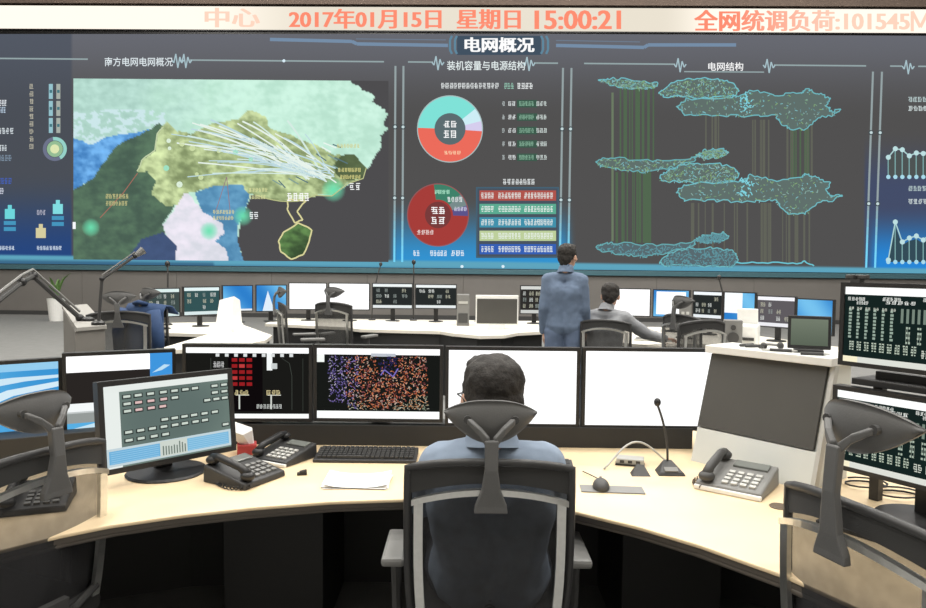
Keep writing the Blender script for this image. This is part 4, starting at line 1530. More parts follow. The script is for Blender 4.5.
# ================================================================== CHAIRS
def make_chair(name, label, loc, rz, mesh_m, silver=M_SILVER, arms=True, head=True, group='mesh office chairs', band_m=None):
    band_m = band_m or M_FAB
    t = thing(name, label, 'chair', loc, rz, group)
    # base
    MB().lathe([(0.045, 0.06), (0.05, 0.11), (0.03, 0.125)], n=16).build('base_hub', M_DARK, t)
    for k in range(5):
        a = 2 * math.pi * k / 5 + 0.3
        d = Vector((math.cos(a), math.sin(a), 0))
        ba_ = MB().tube([d * 0.03 + Vector((0, 0, 0.09)), d * 0.17 + Vector((0, 0, 0.08)), d * 0.30 + Vector((0, 0, 0.062))], [0.024, 0.02, 0.015], 8).build('base_arm', M_DARK, t, smooth=True)
        n = d.cross(Vector((0, 0, 1)))
        c = MB()
        for s in (-1, 1):
            q = d * 0.30 + n * (0.014 * s) + Vector((0, 0, 0.028))
            c.tube([q - n * 0.009, q + n * 0.009], 0.028, 14)
        c.build('caster', M_BLACK, ba_)
    MB().lathe([(0.03, 0.11), (0.03, 0.26), (0.018, 0.265), (0.018, 0.42)], n=14).build('gas_column', M_CHROME, t)
    s = MB().box((0, 0.02, 0.455), (0.48, 0.46, 0.07))
    s.build('seat', M_FAB, t, 0.03, smooth=True, seg=3)
    MB().box((0, 0.0, 0.40), (0.2, 0.26, 0.05)).build('seat_mechanism', M_DARK, t, 0.01)

    # back: curved sheet in x, leaning a little
    def bx(u, z):
        wv = 0.222 - 0.022 * max(0, (0.75 - z) / 0.3) ** 2
        return u * wv, -0.235 - 0.10 * (z - 0.5) * 0.6 + 0.045 * u * u - 0.02 * math.cos((z - 0.72) * 4)

    def top(u):
        return 0.985 - 0.028 * abs(u) ** 2.5

    m = MB()
    nu_, nv_ = 12, 10
    vv = []
    for j in range(nv_ + 1):
        for i in range(nu_ + 1):
            u = -1 + 2 * i / nu_
            z = 0.52 + (top(u) - 0.52) * j / nv_
            x, y = bx(u * 0.985, z)
            vv.append((x, y, z))
    m.add(vv, [(j * (nu_ + 1) + i, j * (nu_ + 1) + i + 1, (j + 1) * (nu_ + 1) + i + 1, (j + 1) * (nu_ + 1) + i) for j in range(nv_) for i in range(nu_)])
    m.build('back_mesh', mesh_m, t, smooth=True)
    loop = []
    for i in range(13):
        u = -1 + 2 * i / 12
        loop.append((*bx(u, top(u)), top(u)))
    for j in range(1, 9):
        z = top(1) - (top(1) - 0.53) * j / 8
        loop.append((*bx(1, z), z))
    for i in range(1, 12):
        u = 1 - 2 * i / 12
        loop.append((*bx(u, 0.51), 0.51))
    for j in range(0, 8):
        z = 0.53 + (top(1) - 0.53) * j / 8
        loop.append((*bx(-1, z), z))
    MB().tube(loop, 0.012, 7, closed=True).build('back_frame', M_CHARC, t, smooth=True)
    bd = []
    for j in range(4):
        for i in range(13):
            u = -1 + 2 * i / 12
            z1_, z0_ = top(u) - 0.004, 0.93 - 0.042 * u * u
            z = z0_ + (z1_ - z0_) * j / 3
            x, y = bx(u * 0.975, z)
            bd.append((x, y - 0.004, z))
    MB().add(bd, [(j * 13 + i, j * 13 + i + 1, (j + 1) * 13 + i + 1, (j + 1) * 13 + i) for j in range(3) for i in range(12)]).build('back_band', band_m, t, smooth=True)
    # silver arched bar and uprights, outside the mesh
    zb = lambda u: 0.915 - 0.042 * u * u
    pts = []
    for i in range(13):
        u = -1 + 2 * i / 12
        x, y = bx(u * 0.93, zb(u))
        pts.append((x, y - 0.026, zb(u)))
    MB().strap(pts, 0.016, 0.02, (0, 0, 1)).build('back_bar', silver, t)
    for sx in (-1, 1):
        pp = []
        for j in range(8):
            z = zb(1) - (zb(1) - 0.50) * j / 7
            x, y = bx(sx * 0.86, z)
            pp.append((x, y - 0.024, z))
        MB().strap(pp, 0.024, 0.014).build('back_upright', silver, t)
    MB().strap([(0, -0.02, 0.40), (0, -0.22, 0.40), (0, -0.275, 0.45), (0, -0.285, 0.56)], 0.10, 0.02).build('back_bracket', M_DARK, t)
    for sx in (-1, 1):
        x, y = bx(sx * 0.86, 0.53)
        MB().tube([(x, y - 0.024, 0.53), (x * 0.5, y - 0.04, 0.50), (0, -0.285, 0.50)], 0.012, 8).build('lower_strut', M_DARK, t)
    if head:
        yb_ = bx(0, 0.92)[1] - 0.03
        stm = MB().strap([(0, yb_ - 0.012, 0.865), (0, yb_ - 0.012, 0.885), (0, yb_ - 0.016, 0.925), (0, yb_ - 0.02, 0.98), (0, yb_ - 0.012, 1.055)], [0.088, 0.082, 0.05, 0.034, 0.036], 0.022)
        for sx in (-1, 1):
            stm.strap([(0.006 * sx, yb_ - 0.012, 1.045), (0.03 * sx, yb_ - 0.002, 1.075), (0.055 * sx, yb_ + 0.02, 1.095), (0.062 * sx, yb_ + 0.05, 1.10)], [0.034, 0.022, 0.016, 0.014], 0.016, (0, 0, 1))
        stm.build('headrest_stem', M_HEADR, t, 0.004)
        # headrest: wide leaf with a flat top
        hv, nu2, nv2 = MB(), 16, 8
        fv, bv = [], []
        for j in range(nv2 + 1):
            for i in range(nu2 + 1):
                u = -1 + 2 * i / nu2
                x = 0.127 * u
                zt = 0.050 - 0.040 * abs(u) ** 2.4
                zl = -0.064 + 0.070 * abs(u) ** 2.0
                k = j / nv2
                z = zl + (zt - zl) * k
                yc = 0.05 - 0.02 + 0.055 * u * u + 0.02 * (k - 0.5) ** 2
                th = 0.020 * (1 - abs(u) ** 4) * math.sin(math.pi * min(1, max(0.0, 0.08 + 0.84 * k))) + 0.004
                fv.append((x, yb_ + yc + th, 1.10 + z))
                bv.append((x, yb_ + yc - th * 0.6, 1.10 + z))
        m2 = nu2 + 1
        ff = [(j * m2 + i, (j + 1) * m2 + i, (j + 1) * m2 + i + 1, j * m2 + i + 1) for j in range(nv2) for i in range(nu2)]
        nfv = len(fv)
        bf = [tuple(x + nfv for x in q[::-1]) for q in ff]
        rim = [j * m2 for j in range(nv2 + 1)] + [nv2 * m2 + i for i in range(1, m2)] + [j * m2 + nu2 for j in range(nv2 - 1, -1, -1)] + [i for i in range(nu2 - 1, 0, -1)]
        rf = [(rim[i], rim[(i + 1) % len(rim)], rim[(i + 1) % len(rim)] + nfv, rim[i] + nfv) for i in range(len(rim))]
        hv.add(fv + bv, ff + bf + rf)
        hr_ = hv.build('headrest', M_HEADR, t, smooth=True)
        for sx in (-1, 1):
            MB().tube([(0.062 * sx, yb_ + 0.022, 1.10), (0.062 * sx, yb_ + 0.045, 1.10)], 0.011, 10).build('headrest_mount', M_DARK, hr_)
    if arms:
        for sx in (-1, 1):
            ap_ = MB().tube([(0.2 * sx, 0.0, 0.42), (0.27 * sx, 0.0, 0.44), (0.275 * sx, 0.0, 0.62)], 0.016, 8).build('armrest_post', M_DARK, t)
            MB().box((0.275 * sx, 0.02, 0.635), (0.07, 0.24, 0.028)).build('armrest_pad', M_GREY, ap_, 0.01)
    return t


ca = PY(491, 470, 1.80)
chair0 = make_chair('office_chair', 'black mesh office chair with headrest carrying the man in the foreground', (ca.x, 1.80 + 0.30, 0), 0.0, M_MESH)


def chair_at(bx_, by_, yaw):
    """root position so that the back of the chair stands at (bx_, by_)."""
    d = Vector((-math.sin(yaw), math.cos(yaw)))
    return (bx_ + d.x * 0.30, by_ + d.y * 0.30, 0)


def rechair(loc, yaw, label):
    return dup(chair0, loc, yaw, label)


rechair(chair_at(-1.115, 1.88, math.radians(68)), math.radians(68), 'empty black mesh office chair at the left edge of the foreground')
rch = rechair(chair_at(0.835, 1.52, math.radians(-72)), math.radians(-72), 'empty black mesh office chair at the right edge of the foreground')
for c in rch.children:
    if c.name.split('.')[0] in ('headrest',):
        c.location.z += 0.065
    if c.name.split('.')[0] == 'headrest_stem':      # this headrest is drawn up higher on its stem
        c.data = c.data.copy()
        for v in c.data.vertices:
            v.co.z += 0.065 * min(1, max(0, (v.co.z - 0.92) / 0.10))

# ================================================================== PEOPLE
def remesh(mb, name, voxel, m, parent, smooth_it=4, noise_amp=0.0, nscale=20.0):
    me = mb.mesh(name)
    o = bpy.data.objects.new(name, me)
    COL.objects.link(o)
    md = o.modifiers.new('r', 'REMESH')
    md.mode = 'VOXEL'
    md.voxel_size = voxel
    ms_ = o.modifiers.new('s', 'SMOOTH')
    ms_.iterations = smooth_it
    ms_.factor = 0.5
    dg = bpy.context.evaluated_depsgraph_get()
    nm = bpy.data.meshes.new_from_object(o.evaluated_get(dg))
    bpy.data.objects.remove(o)
    bpy.data.meshes.remove(me)
    if noise_amp:
        nn = [v.normal.copy() for v in nm.vertices]
        for v, q in zip(nm.vertices, nn):
            v.co += q * (noise_amp * mnoise.fractal(v.co * nscale, 1.0, 2.0, 3))
    nm.name = name
    nm.materials.clear()
    nm.materials.append(m)
    nm.polygons.foreach_set('use_smooth', [True] * len(nm.polygons))
    return link(bpy.data.objects.new(name, nm), parent)


def limb(mb, pts, rs, grow=0.0):
    for a, b, r0, r1 in zip(pts[:-1], pts[1:], rs[:-1], rs[1:]):
        mb.capsule(a, b, r0 + grow, r1 + grow, 12)


def hand(mb, wrist, direction, up, side, curl=0.35, s=1.0):
    """palm, four unequal bent fingers, thumb leaving the side of the palm."""
    f = Vector(direction).normalized()
    u = Vector(up)
    u = (u - f * u.dot(f)).normalized()
    r = f.cross(u).normalized() * side          # towards the thumb side when side=+1
    w = Vector(wrist)
    for k in range(4):
        a = w + r * (0.026 - 0.0175 * k) * s
        mb.capsule(a + f * 0.012 * s, w + f * 0.085 * s + r * (0.032 - 0.0215 * k) * s, 0.014 * s, 0.012 * s, 8)
    for k, ln in enumerate((0.068, 0.078, 0.072, 0.055)):
        p0 = w + f * 0.088 * s + r * (0.034 - 0.0225 * k) * s
        d1 = (f * math.cos(curl) - u * math.sin(curl) + r * (0.10 - 0.07 * k)).normalized()
        d2 = (f * math.cos(curl * 2.2) - u * math.sin(curl * 2.2) + r * (0.08 - 0.06 * k)).normalized()
        p1 = p0 + d1 * ln * 0.52 * s
        p2 = p1 + d2 * ln * 0.48 * s
        mb.capsule(p0, p1, 0.0095 * s, 0.0085 * s, 8)
        mb.capsule(p1, p2, 0.0085 * s, 0.0070 * s, 8)
    t0 = w + f * 0.028 * s + r * 0.026 * s
    t1 = t0 + (f * 0.6 + r * 0.8 - u * 0.25).normalized() * 0.042 * s
    t2 = t1 + (f * 0.9 + r * 0.3 - u * 0.3).normalized() * 0.032 * s
    mb.capsule(t0, t1, 0.0125 * s, 0.0105 * s, 8)
    mb.capsule(t1, t2, 0.0105 * s, 0.0085 * s, 8)


def make_person(label, loc, rz, J, shirt, trousers, sleeve=0.96, head_yaw=0.0, head_pitch=0.0, glasses=False, voxel=0.009):
    """J: joints in local metres; the person faces +y."""
    t = thing('person', label, 'person', loc, rz)
    V_ = {k: Vector(v) for k, v in J.items() if not k.startswith('side_')}
    hc = V_['head']
    HR = Matrix.Rotation(head_yaw, 3, 'Z') @ Matrix.Rotation(head_pitch, 3, 'X')

    def H(x, y, z):
        return hc + HR @ Vector((x, y, z))
    b = MB()
    # head, jaw, nose, ears, neck
    b.ball(H(0, -0.008, 0.03), (0.076, 0.092, 0.088), 12, HR)
    b.ball(H(0, 0.018, -0.045), (0.060, 0.068, 0.070), 10, HR)
    b.ball(H(0, 0.055, -0.085), (0.030, 0.026, 0.024), 8, HR)
    b.capsule(H(0, 0.083, 0.012), H(0, 0.101, -0.026), 0.009, 0.015, 8)
    b.ball(H(0, 0.078, -0.062), (0.026, 0.014, 0.012), 8, HR)
    b.ball(H(0, 0.07, 0.03), (0.055, 0.02, 0.016), 8, HR)
    for s in (-1, 1):
        b.ball(H(0.080 * s, -0.004, -0.008), (0.013, 0.022, 0.034), 8, HR @ Matrix.Rotation(-0.35 * s, 3, 'Z'))
        b.ball(H(0.045 * s, 0.058, -0.02), (0.024, 0.022, 0.022), 8, HR)
    b.capsule(V_['neck'], hc + HR @ Vector((0, -0.02, -0.04)), 0.056, 0.052, 12)
    tors = [(V_['neck'], 0.075), (V_['chest'], 0.135), (V_['waist'], 0.125), (V_['pelvis'], 0.135)]

    def torso(mb, g):
        side = (V_['shoulder_r'] - V_['shoulder_l']).normalized()
        for k in (-1, 1):
            sh_ = V_['shoulder_r'] if k > 0 else V_['shoulder_l']
            mb.capsule(V_['neck'] - Vector((0, 0, 0.03)), sh_, 0.052 + g, 0.062 + g, 12)
            mb.capsule(sh_.lerp(V_['chest'], 0.3), V_['chest'] + side * k * 0.068, 0.078 + g, 0.108 + g, 12)
            mb.capsule(V_['chest'] + side * k * 0.068, V_['waist'] + side * k * 0.055, 0.108 + g, 0.098 + g, 12)
            mb.capsule(V_['waist'] + side * k * 0.055, V_['pelvis'] + side * k * 0.065, 0.098 + g, 0.108 + g, 12)

    torso(b, 0.0)
    for s, q in ((1, 'r'), (-1, 'l')):
        limb(b, [V_['shoulder_' + q], V_['elbow_' + q], V_['wrist_' + q]], [0.056, 0.042, 0.027])
        limb(b, [V_['hip_' + q], V_['knee_' + q], V_['ankle_' + q]], [0.085, 0.058, 0.038])
        ft = V_['foot_' + q]
        b.capsule(V_['ankle_' + q] - Vector((0, 0.0, 0.03)), ft, 0.036, 0.03, 8)
        w = V_['wrist_' + q]
        dr = V_['hand_' + q] - w
        hand(b, w, dr, J.get('up_' + q, (0, 0, 1)), -s if 'up_' + q not in J else J.get('side_' + q, -s))
    body_ = remesh(b, 'body', voxel * 0.62, M_SKIN, t, 2)
    # clothes
    sb = MB()
    torso(sb, 0.014)
    lp, lw = V_['pelvis'], V_['waist']
    for s, q in ((1, 'r'), (-1, 'l')):
        e, w = V_['elbow_' + q], V_['wrist_' + q]
        limb(sb, [V_['shoulder_' + q], e, e.lerp(w, sleeve)], [0.056, 0.044, 0.034], 0.016)
    so_ = remesh(sb, 'shirt', voxel, shirt, t, 5, 0.007, 9.0)
    # collar
    nk = V_['neck']
    ax = (hc - nk).normalized()
    ex_ = Vector((1, 0, 0))
    ey_ = ax.cross(ex_).normalized()
    cl_ = MB()
    n_c = 20
    rings_ = []
    for hgt, rad in ((0.0, 0.086), (0.03, 0.074), (0.062, 0.069), (0.064, 0.063), (0.0, 0.070)):
        rings_.append([nk + ax * (hgt + (0.014 * math.cos(6.283 * k / n_c) if 0.02 < hgt else 0)) + (ex_ * math.sin(6.283 * k / n_c) - ey_ * math.cos(6.283 * k / n_c)) * rad for k in range(n_c)])
    cl_.add([v for rg in rings_ for v in rg], [(i * n_c + k, i * n_c + (k + 1) % n_c, (i + 1) * n_c + (k + 1) % n_c, (i + 1) * n_c + k) for i in range(4) for k in range(n_c)])
    cl_.build('collar', shirt, so_, smooth=True)
    tb_ = MB()
    side = (V_['hip_r'] - V_['hip_l']).normalized()
    for k in (-1, 1):
        tb_.capsule(V_['pelvis'] + side * k * 0.06 + (V_['waist'] - V_['pelvis']).normalized() * 0.05, V_['pelvis'] + side * k * 0.06, 0.106, 0.118, 12)
    for q in ('r', 'l'):
        limb(tb_, [V_['hip_' + q], V_['knee_' + q], V_['ankle_' + q]], [0.092, 0.068, 0.055], 0.014)
    remesh(tb_, 'trousers', voxel, trousers, t, 5, 0.006, 9.0)
    for q in ('r', 'l'):
        s_ = MB()
        a, f_ = V_['ankle_' + q], V_['foot_' + q]
        d = (f_ - a)
        d.z = 0
        d.normalize()
        z0 = V_['foot_' + q].z - 0.035
        heel = Vector((a.x, a.y, z0 + 0.04)) - d * 0.035
        toe = Vector((f_.x, f_.y, z0 + 0.032)) + d * 0.03
        s_.capsule(heel, heel.lerp(toe, 0.5), 0.042, 0.044, 10)
        s_.capsule(heel.lerp(toe, 0.4), toe, 0.045, 0.036, 10)
        s_.v = [Vector((v.x, v.y, max(v.z, z0))) for v in s_.v]
        remesh(s_, 'shoe', 0.008, M_SHOE, t, 2)
    # hair
    hb_ = MB()
    hb_.ball(H(0, -0.022, 0.052), (0.089, 0.094, 0.082), 12, HR)
    hb_.ball(H(0, -0.055, 0.0), (0.078, 0.056, 0.078), 12, HR)
    hb_.ball(H(0, -0.068, -0.04), (0.058, 0.034, 0.05), 10, HR)
    hb_.ball(H(0.0, 0.035, 0.095), (0.066, 0.05, 0.034), 10, HR)
    for s in (-1, 1):
        hb_.ball(H(0.068 * s, -0.012, 0.03), (0.021, 0.052, 0.05), 10, HR)
    remesh(hb_, 'hair', 0.006, M_HAIR, t, 3, 0.005, 30.0)
    for s in (-1, 1):
        MB().ball(H(0.032 * s, 0.0755, 0.006), (0.0125, 0.010, 0.009), 8, HR).build('eye', M_EYE, t, smooth=True)
        MB().capsule(H(0.016 * s, 0.088, 0.030), H(0.048 * s, 0.077, 0.029), 0.0045, 0.003, 6).build('eyebrow', M_HAIR, t, smooth=True)
    MB().capsule(H(-0.02, 0.088, -0.062), H(0.02, 0.088, -0.062), 0.005, 0.005, 8).build('lips', M_LIP, t, smooth=True)
    if glasses:
        g = MB()
        for s in (-1, 1):
            g.tube([H(0.034 * s + 0.026 * math.cos(a), 0.096, 0.006 + 0.018 * math.sin(a)) for a in [6.283 * k / 14 for k in range(14)]], 0.0022, 6, closed=True)
            g.tube([H(0.06 * s, 0.095, 0.01), H(0.086 * s, 0.06, 0.012), H(0.090 * s, -0.005, 0.008), H(0.088 * s, -0.02, -0.004)], 0.0022, 6)
        g.tube([H(-0.01, 0.098, 0.01), H(0.01, 0.098, 0.01)], 0.002, 6)
        g.build('glasses', M_BLACK, t, smooth=True)
    return t


# foreground seated man, seen from behind
fx = PY(492, 400, 2.0).x
make_person('man in pale blue shirt seated at the foreground desk, back to camera', (fx, 2.02, 0), 0.0, dict(
    head=(0.0, 0.0, 1.118), neck=(0.0, -0.03, 0.985), chest=(0, -0.045, 0.83), waist=(0, -0.02, 0.68), pelvis=(0, 0.03, 0.60),
    shoulder_r=(0.142, -0.03, 0.925), shoulder_l=(-0.142, -0.03, 0.925), elbow_r=(0.205, 0.17, 0.755), elbow_l=(-0.205, 0.17, 0.765),
    wrist_r=(0.13, 0.36, 0.795), wrist_l=(-0.13, 0.36, 0.795), hand_r=(0.10, 0.46, 0.795), hand_l=(-0.10, 0.46, 0.795),
    hip_r=(0.09, 0.06, 0.585), hip_l=(-0.09, 0.06, 0.585), knee_r=(0.13, 0.47, 0.53), knee_l=(-0.13, 0.47, 0.53),
    ankle_r=(0.13, 0.44, 0.10), ankle_l=(-0.13, 0.44, 0.10), foot_r=(0.14, 0.58, 0.036), foot_l=(-0.14, 0.58, 0.036)),
    M_SHIRT1, M_TROU1, head_yaw=math.radians(18), head_pitch=-0.06, glasses=True)

# standing man at the rear
sx_ = PY(565, 290, 6.7)
make_person('man standing in steel blue shirt and trousers before the video wall', (sx_.x, 6.7, 0), math.radians(-12), dict(
    head=(0.02, 0.02, 1.608), neck=(0.0, -0.01, 1.455), chest=(0, -0.01, 1.27), waist=(0, 0.0, 1.08), pelvis=(0, 0.0, 0.95),
    shoulder_r=(0.150, -0.01, 1.385), shoulder_l=(-0.150, -0.01, 1.385), elbow_r=(0.185, -0.01, 1.12), elbow_l=(-0.19, -0.03, 1.12),
    wrist_r=(0.20, 0.08, 0.91), wrist_l=(-0.20, 0.05, 0.89), hand_r=(0.20, 0.13, 0.82), hand_l=(-0.20, 0.08, 0.80),
    up_r=(1, 0, 0), side_r=1, up_l=(-1, 0, 0), side_l=-1,
    hip_r=(0.09, 0, 0.90), hip_l=(-0.09, 0, 0.90), knee_r=(0.10, 0.01, 0.49), knee_l=(-0.10, 0.03, 0.49),
    ankle_r=(0.105, -0.02, 0.10), ankle_l=(-0.105, 0.0, 0.10), foot_r=(0.12, 0.13, 0.036), foot_l=(-0.12, 0.15, 0.036)),
    M_SHIRT2, M_TROU2, head_yaw=math.radians(-28))

# seated man at the rear right
rx = PY(606, 300, 6.85)
rman_yaw = math.radians(-25)
make_person('man in a grey shirt seated at the rear desk reaching to the right', (rx.x, 6.85, 0), rman_yaw, dict(
    head=(0.03, 0.05, 1.235), neck=(0.0, 0.0, 1.085), chest=(0, -0.03, 0.90), waist=(0, -0.01, 0.72), pelvis=(0, 0.03, 0.61),
    shoulder_r=(0.175, 0.02, 1.02), shoulder_l=(-0.165, -0.02, 1.02), elbow_r=(0.36, 0.22, 0.86), elbow_l=(-0.23, 0.18, 0.82),
    wrist_r=(0.50, 0.40, 0.805), wrist_l=(-0.12, 0.37, 0.80), hand_r=(0.57, 0.47, 0.80), hand_l=(-0.08, 0.46, 0.80),
    hip_r=(0.09, 0.06, 0.59), hip_l=(-0.09, 0.06, 0.59), knee_r=(0.14, 0.46, 0.53), knee_l=(-0.13, 0.46, 0.53),
    ankle_r=(0.14, 0.43, 0.10), ankle_l=(-0.13, 0.43, 0.10), foot_r=(0.15, 0.57, 0.036), foot_l=(-0.14, 0.57, 0.036)),
    M_SHIRT3, M_TROU1, head_yaw=math.radians(8), head_pitch=-0.15)

# ================================================================== REAR CONSOLES
RZ = 0.75


def desk_poly(name, label, pts, z=RZ, front_m=M_PANELK, inset=0.05):
    cx = sum(p[0] for p in pts) / len(pts)
    cy = sum(p[1] for p in pts) / len(pts)
    t = thing(name, label, 'desk', (cx, cy, 0))
    loc = [(x - cx, y - cy) for x, y in pts]
    MB().prism(loc, z - 0.04, z).build('desk_top', M_DESKR, t, 0.004)
    ins = [(x * (1 - inset), y * (1 - inset) + 0.02) for x, y in loc]
    upright(ins + [ins[0]], 0.0, z - 0.042, 0.025).build('skirt_panel', front_m, t)
    return t


def pz(*a):
    return [(q.x, q.y) for q in (PZ(x, y, RZ) for x, y in a)]


bdesk = desk_poly('rear_desk', 'long white rear desk with black front below the video wall',
                  pz((344, 327), (360, 329), (440, 331), (452, 333), (480, 335.5), (505, 335), (518, 332.5), (548, 331)) + [(1.2, 9.9), (-2.6, 9.9), (-2.55, 9.0)])
ldesk = desk_poly('rear_desk', 'beige left rear desk wing under the dark terminals', [(-2.6, 6.1), (-2.1, 6.4), (-1.98, 7.0), (-2.05, 7.5), (-2.75, 8.75), (-2.9, 9.2), (-3.85, 8.9), (-3.85, 7.75), (-2.75, 7.55), (-2.70, 6.3)])
rdesk = desk_poly('rear_desk', 'white right rear desk wing where the seated man reaches', [(1.35, 7.6), (1.65, 7.1), (1.85, 6.92), (2.1, 6.92), (2.2, 7.1), (2.5, 7.08), (2.52, 6.4), (2.75, 6.05), (3.4, 6.05), (3.75, 6.9), (3.4, 8.0), (2.6, 9.1), (1.4, 9.1)])


def rfit(label, x0, x1, yt0, yb0, yt1, Ya, Yb, content, mat_b=None):
    return fit('monitor', label, x0, x1, yt0, yb0, yt1, Ya, Yb, content, desk_z=RZ, group=None, bezel=0.012, bw=0.10, mat_b=mat_b, base_dy=0.04)


rfit('rear monitor with a dark table at the left end of the row', 146, 179, 289, 317, 289, 7.9, 8.2, c_table(1, (214, 232, 230), (64, 78, 76)))
rfit('rear monitor with a teal table, second in the rear row from the left', 184, 219, 287.5, 315, 287.5, 8.3, 8.6, c_table(2, (220, 236, 236), (52, 84, 86)))
rfit('rear monitor with plain blue wallpaper beside the folded white board', 223, 252, 286, 311, 286, 9.0, 9.2, c_desktop(1, True, False))
rfit('rear monitor with blue wallpaper and a white peak', 256.5, 286, 285.5, 311, 285.5, 9.25, 9.4,
     lambda cv: (c_desktop(3, False, False)(cv), cv.poly([(0.2, 0.0), (0.38, 0.8), (0.6, 0.0)], L((225, 240, 252)), 2)))
rfit('blank white rear monitor left of the chair with a headrest', 289.5, 326, 283.5, 309, 283.5, 9.5, 9.55, c_blank(1.2))
rfit('blank white rear monitor behind the chair with a headrest', 329.5, 369, 283.5, 309, 284, 9.55, 9.55, c_blank(1.2))
rfit('dark rear monitor with two pale columns right of the white screens', 373, 412, 284, 308, 284, 9.55, 9.55, c_table(5))
rfit('dark rear monitor with scattered pale marks left of the terminal', 416, 456, 285, 308, 285, 9.55, 9.55, c_table(6))
rfit('dark rear monitor with grey bars beside the standing man', 521, 549, 286, 313, 286.5, 9.4, 9.4, c_table(7, (206, 208, 204), (48, 46, 44)))
rfit('blank white rear monitor right of the grey shirted man\'s head', 613, 650, 289, 315, 289.5, 8.7, 8.6, c_blank(1.2))
rfit('rear monitor with a white window and blue edge behind the microphone arm', 654, 689, 290, 316, 291, 8.55, 8.3,
     lambda cv: (c_desktop(2, False, False)(cv), cv.rect(0.08, 0.08, 0.92, 0.95, L((252, 254, 255), 1.2), 2)))
rfit('rear monitor with a dark window under a white bar on the right', 694, 722, 291.5, 317, 292.5, 8.2, 7.95, c_table(8, (236, 242, 246)))
rfit('rear monitor half white and half blue on the right', 725, 755, 292.5, 321, 293.5, 7.9, 7.65,
     lambda cv: (c_desktop(4, False, False)(cv), cv.rect(0.0, 0.3, 0.6, 1, L((244, 248, 250), 1.1), 2)))
rfit('rear monitor with a grey and white table left of the tablet', 758, 795, 296, 325, 298, 7.55, 7.25, c_table(9, (240, 240, 244), (96, 92, 96)))
rfit('rear monitor with blue wallpaper behind the tablet', 798, 833, 299, 332, 301, 7.2, 6.9, c_desktop(5, False, False))
# boxy terminal on the protruding desk
p = PZ(494, 324, RZ)
tm_ = thing('desk_terminal', 'dark grey terminal screen with a white top bar on the protruding rear desk', 'monitor', (p.x, 8.55, RZ), 0)
MB().box((0, 0.0, 0.235), (0.52, 0.05, 0.36)).build('housing', M_WHITE, tm_, 0.006)
MB().box((0, -0.026, 0.22), (0.49, 0.01, 0.30)).build('screen_glass', M_CABD, tm_)
MB().box((0, 0.04, 0.03), (0.2, 0.16, 0.06)).build('stand_base', M_WHITE, tm_, 0.004)
p = PZ(496, 322, RZ)
rm = thing('mouse', 'dark mouse on the white protruding rear desk', 'mouse', p, 0)
mm = MB().ball((0, 0, 0.0), (0.05, 0.06, 0.05), 8)
mm.v = [Vector((q.x, q.y, max(q.z, 0.0))) for q in mm.v]
mm.build('shell', M_DARK, rm, smooth=True)
MB().tube([(-0.006, 0.03, 0.043), (0.006, 0.03, 0.043)], 0.007, 8).build('wheel', M_GREY, rm)
for k, (px, lb) in enumerate(((479, 'pale grey keypad left of the rear mouse'), (508, 'pale grey keypad right of the rear mouse'))):
    p = PZ(px, 322, RZ)
    q = thing('keypad', lb, 'keypad', p, 0, 'keypads on the rear desk')
    MB().box((0, 0, 0.01), (0.14, 0.10, 0.02)).build('case', M_LGREY, q, 0.004)
    for i in range(3):
        MB().box((-0.04 + 0.04 * i, 0, 0.024), (0.028, 0.07, 0.008)).build('key', M_GREY, q)
# grey cube case left of the terminal
p = PZ(463, 314, RZ)
gx_ = thing('computer_case', 'grey upright computer case left of the rear terminal', 'computer', (p.x, 9.1, RZ), 0)
MB().box((0, 0, 0.2), (0.16, 0.3, 0.40)).build('case', M_GREY, gx_, 0.006)
MB().box((0, -0.155, 0.10), (0.12, 0.012, 0.12)).build('front_bay', M_DARK, gx_)
MB().box((0, -0.155, 0.30), (0.12, 0.012, 0.03)).build('drive_slot', M_LGREY, gx_)

# ------------------------------------------------------------------ rear chairs
def small_chair(label, px, py_head, Y, yaw, mesh_m=M_MESHG, zh=1.10):
    q = PY(px, py_head, Y)
    return rechair2(chair_at(q.x, Y, yaw), yaw, label)


chairg = make_chair('office_chair', 'grey mesh office chair with headrest before the blank white rear monitors', chair_at(PY(331, 320, 7.85).x, 7.85, -0.45), -0.45, M_MESHG)
chairg.scale = (1.1,) * 3
chairh = make_chair('office_chair', 'grey high-backed chair without headrest under the man in the grey shirt', chair_at(PY(604, 330, 6.42).x, 6.42, rman_yaw), rman_yaw, M_MESHG, head=False)
chairh.scale = (1.04,) * 3


def rechair2(loc, yaw, label):
    return dup(chairg, loc, yaw, label)


small_chair('grey office chair turned sideways before the blue rear monitors', 279, 320, 7.75, -1.2)
small_chair('dark office chair before the left rear desk by the boom arm', 118, 315, 6.0, 0.35)
jc = small_chair('office chair with a navy jacket hung over its back', 146, 310, 6.9, -0.5)
small_chair('grey office chair with headrest right of the grey shirted man', 678, 320, 6.4, -1.15)
q = PY(706, 330, 5.7)
dup(chairh, chair_at(q.x, 5.7, 0.45), 0.45, 'grey office chair without headrest at the corner of the right rear desk', scale=1.1)
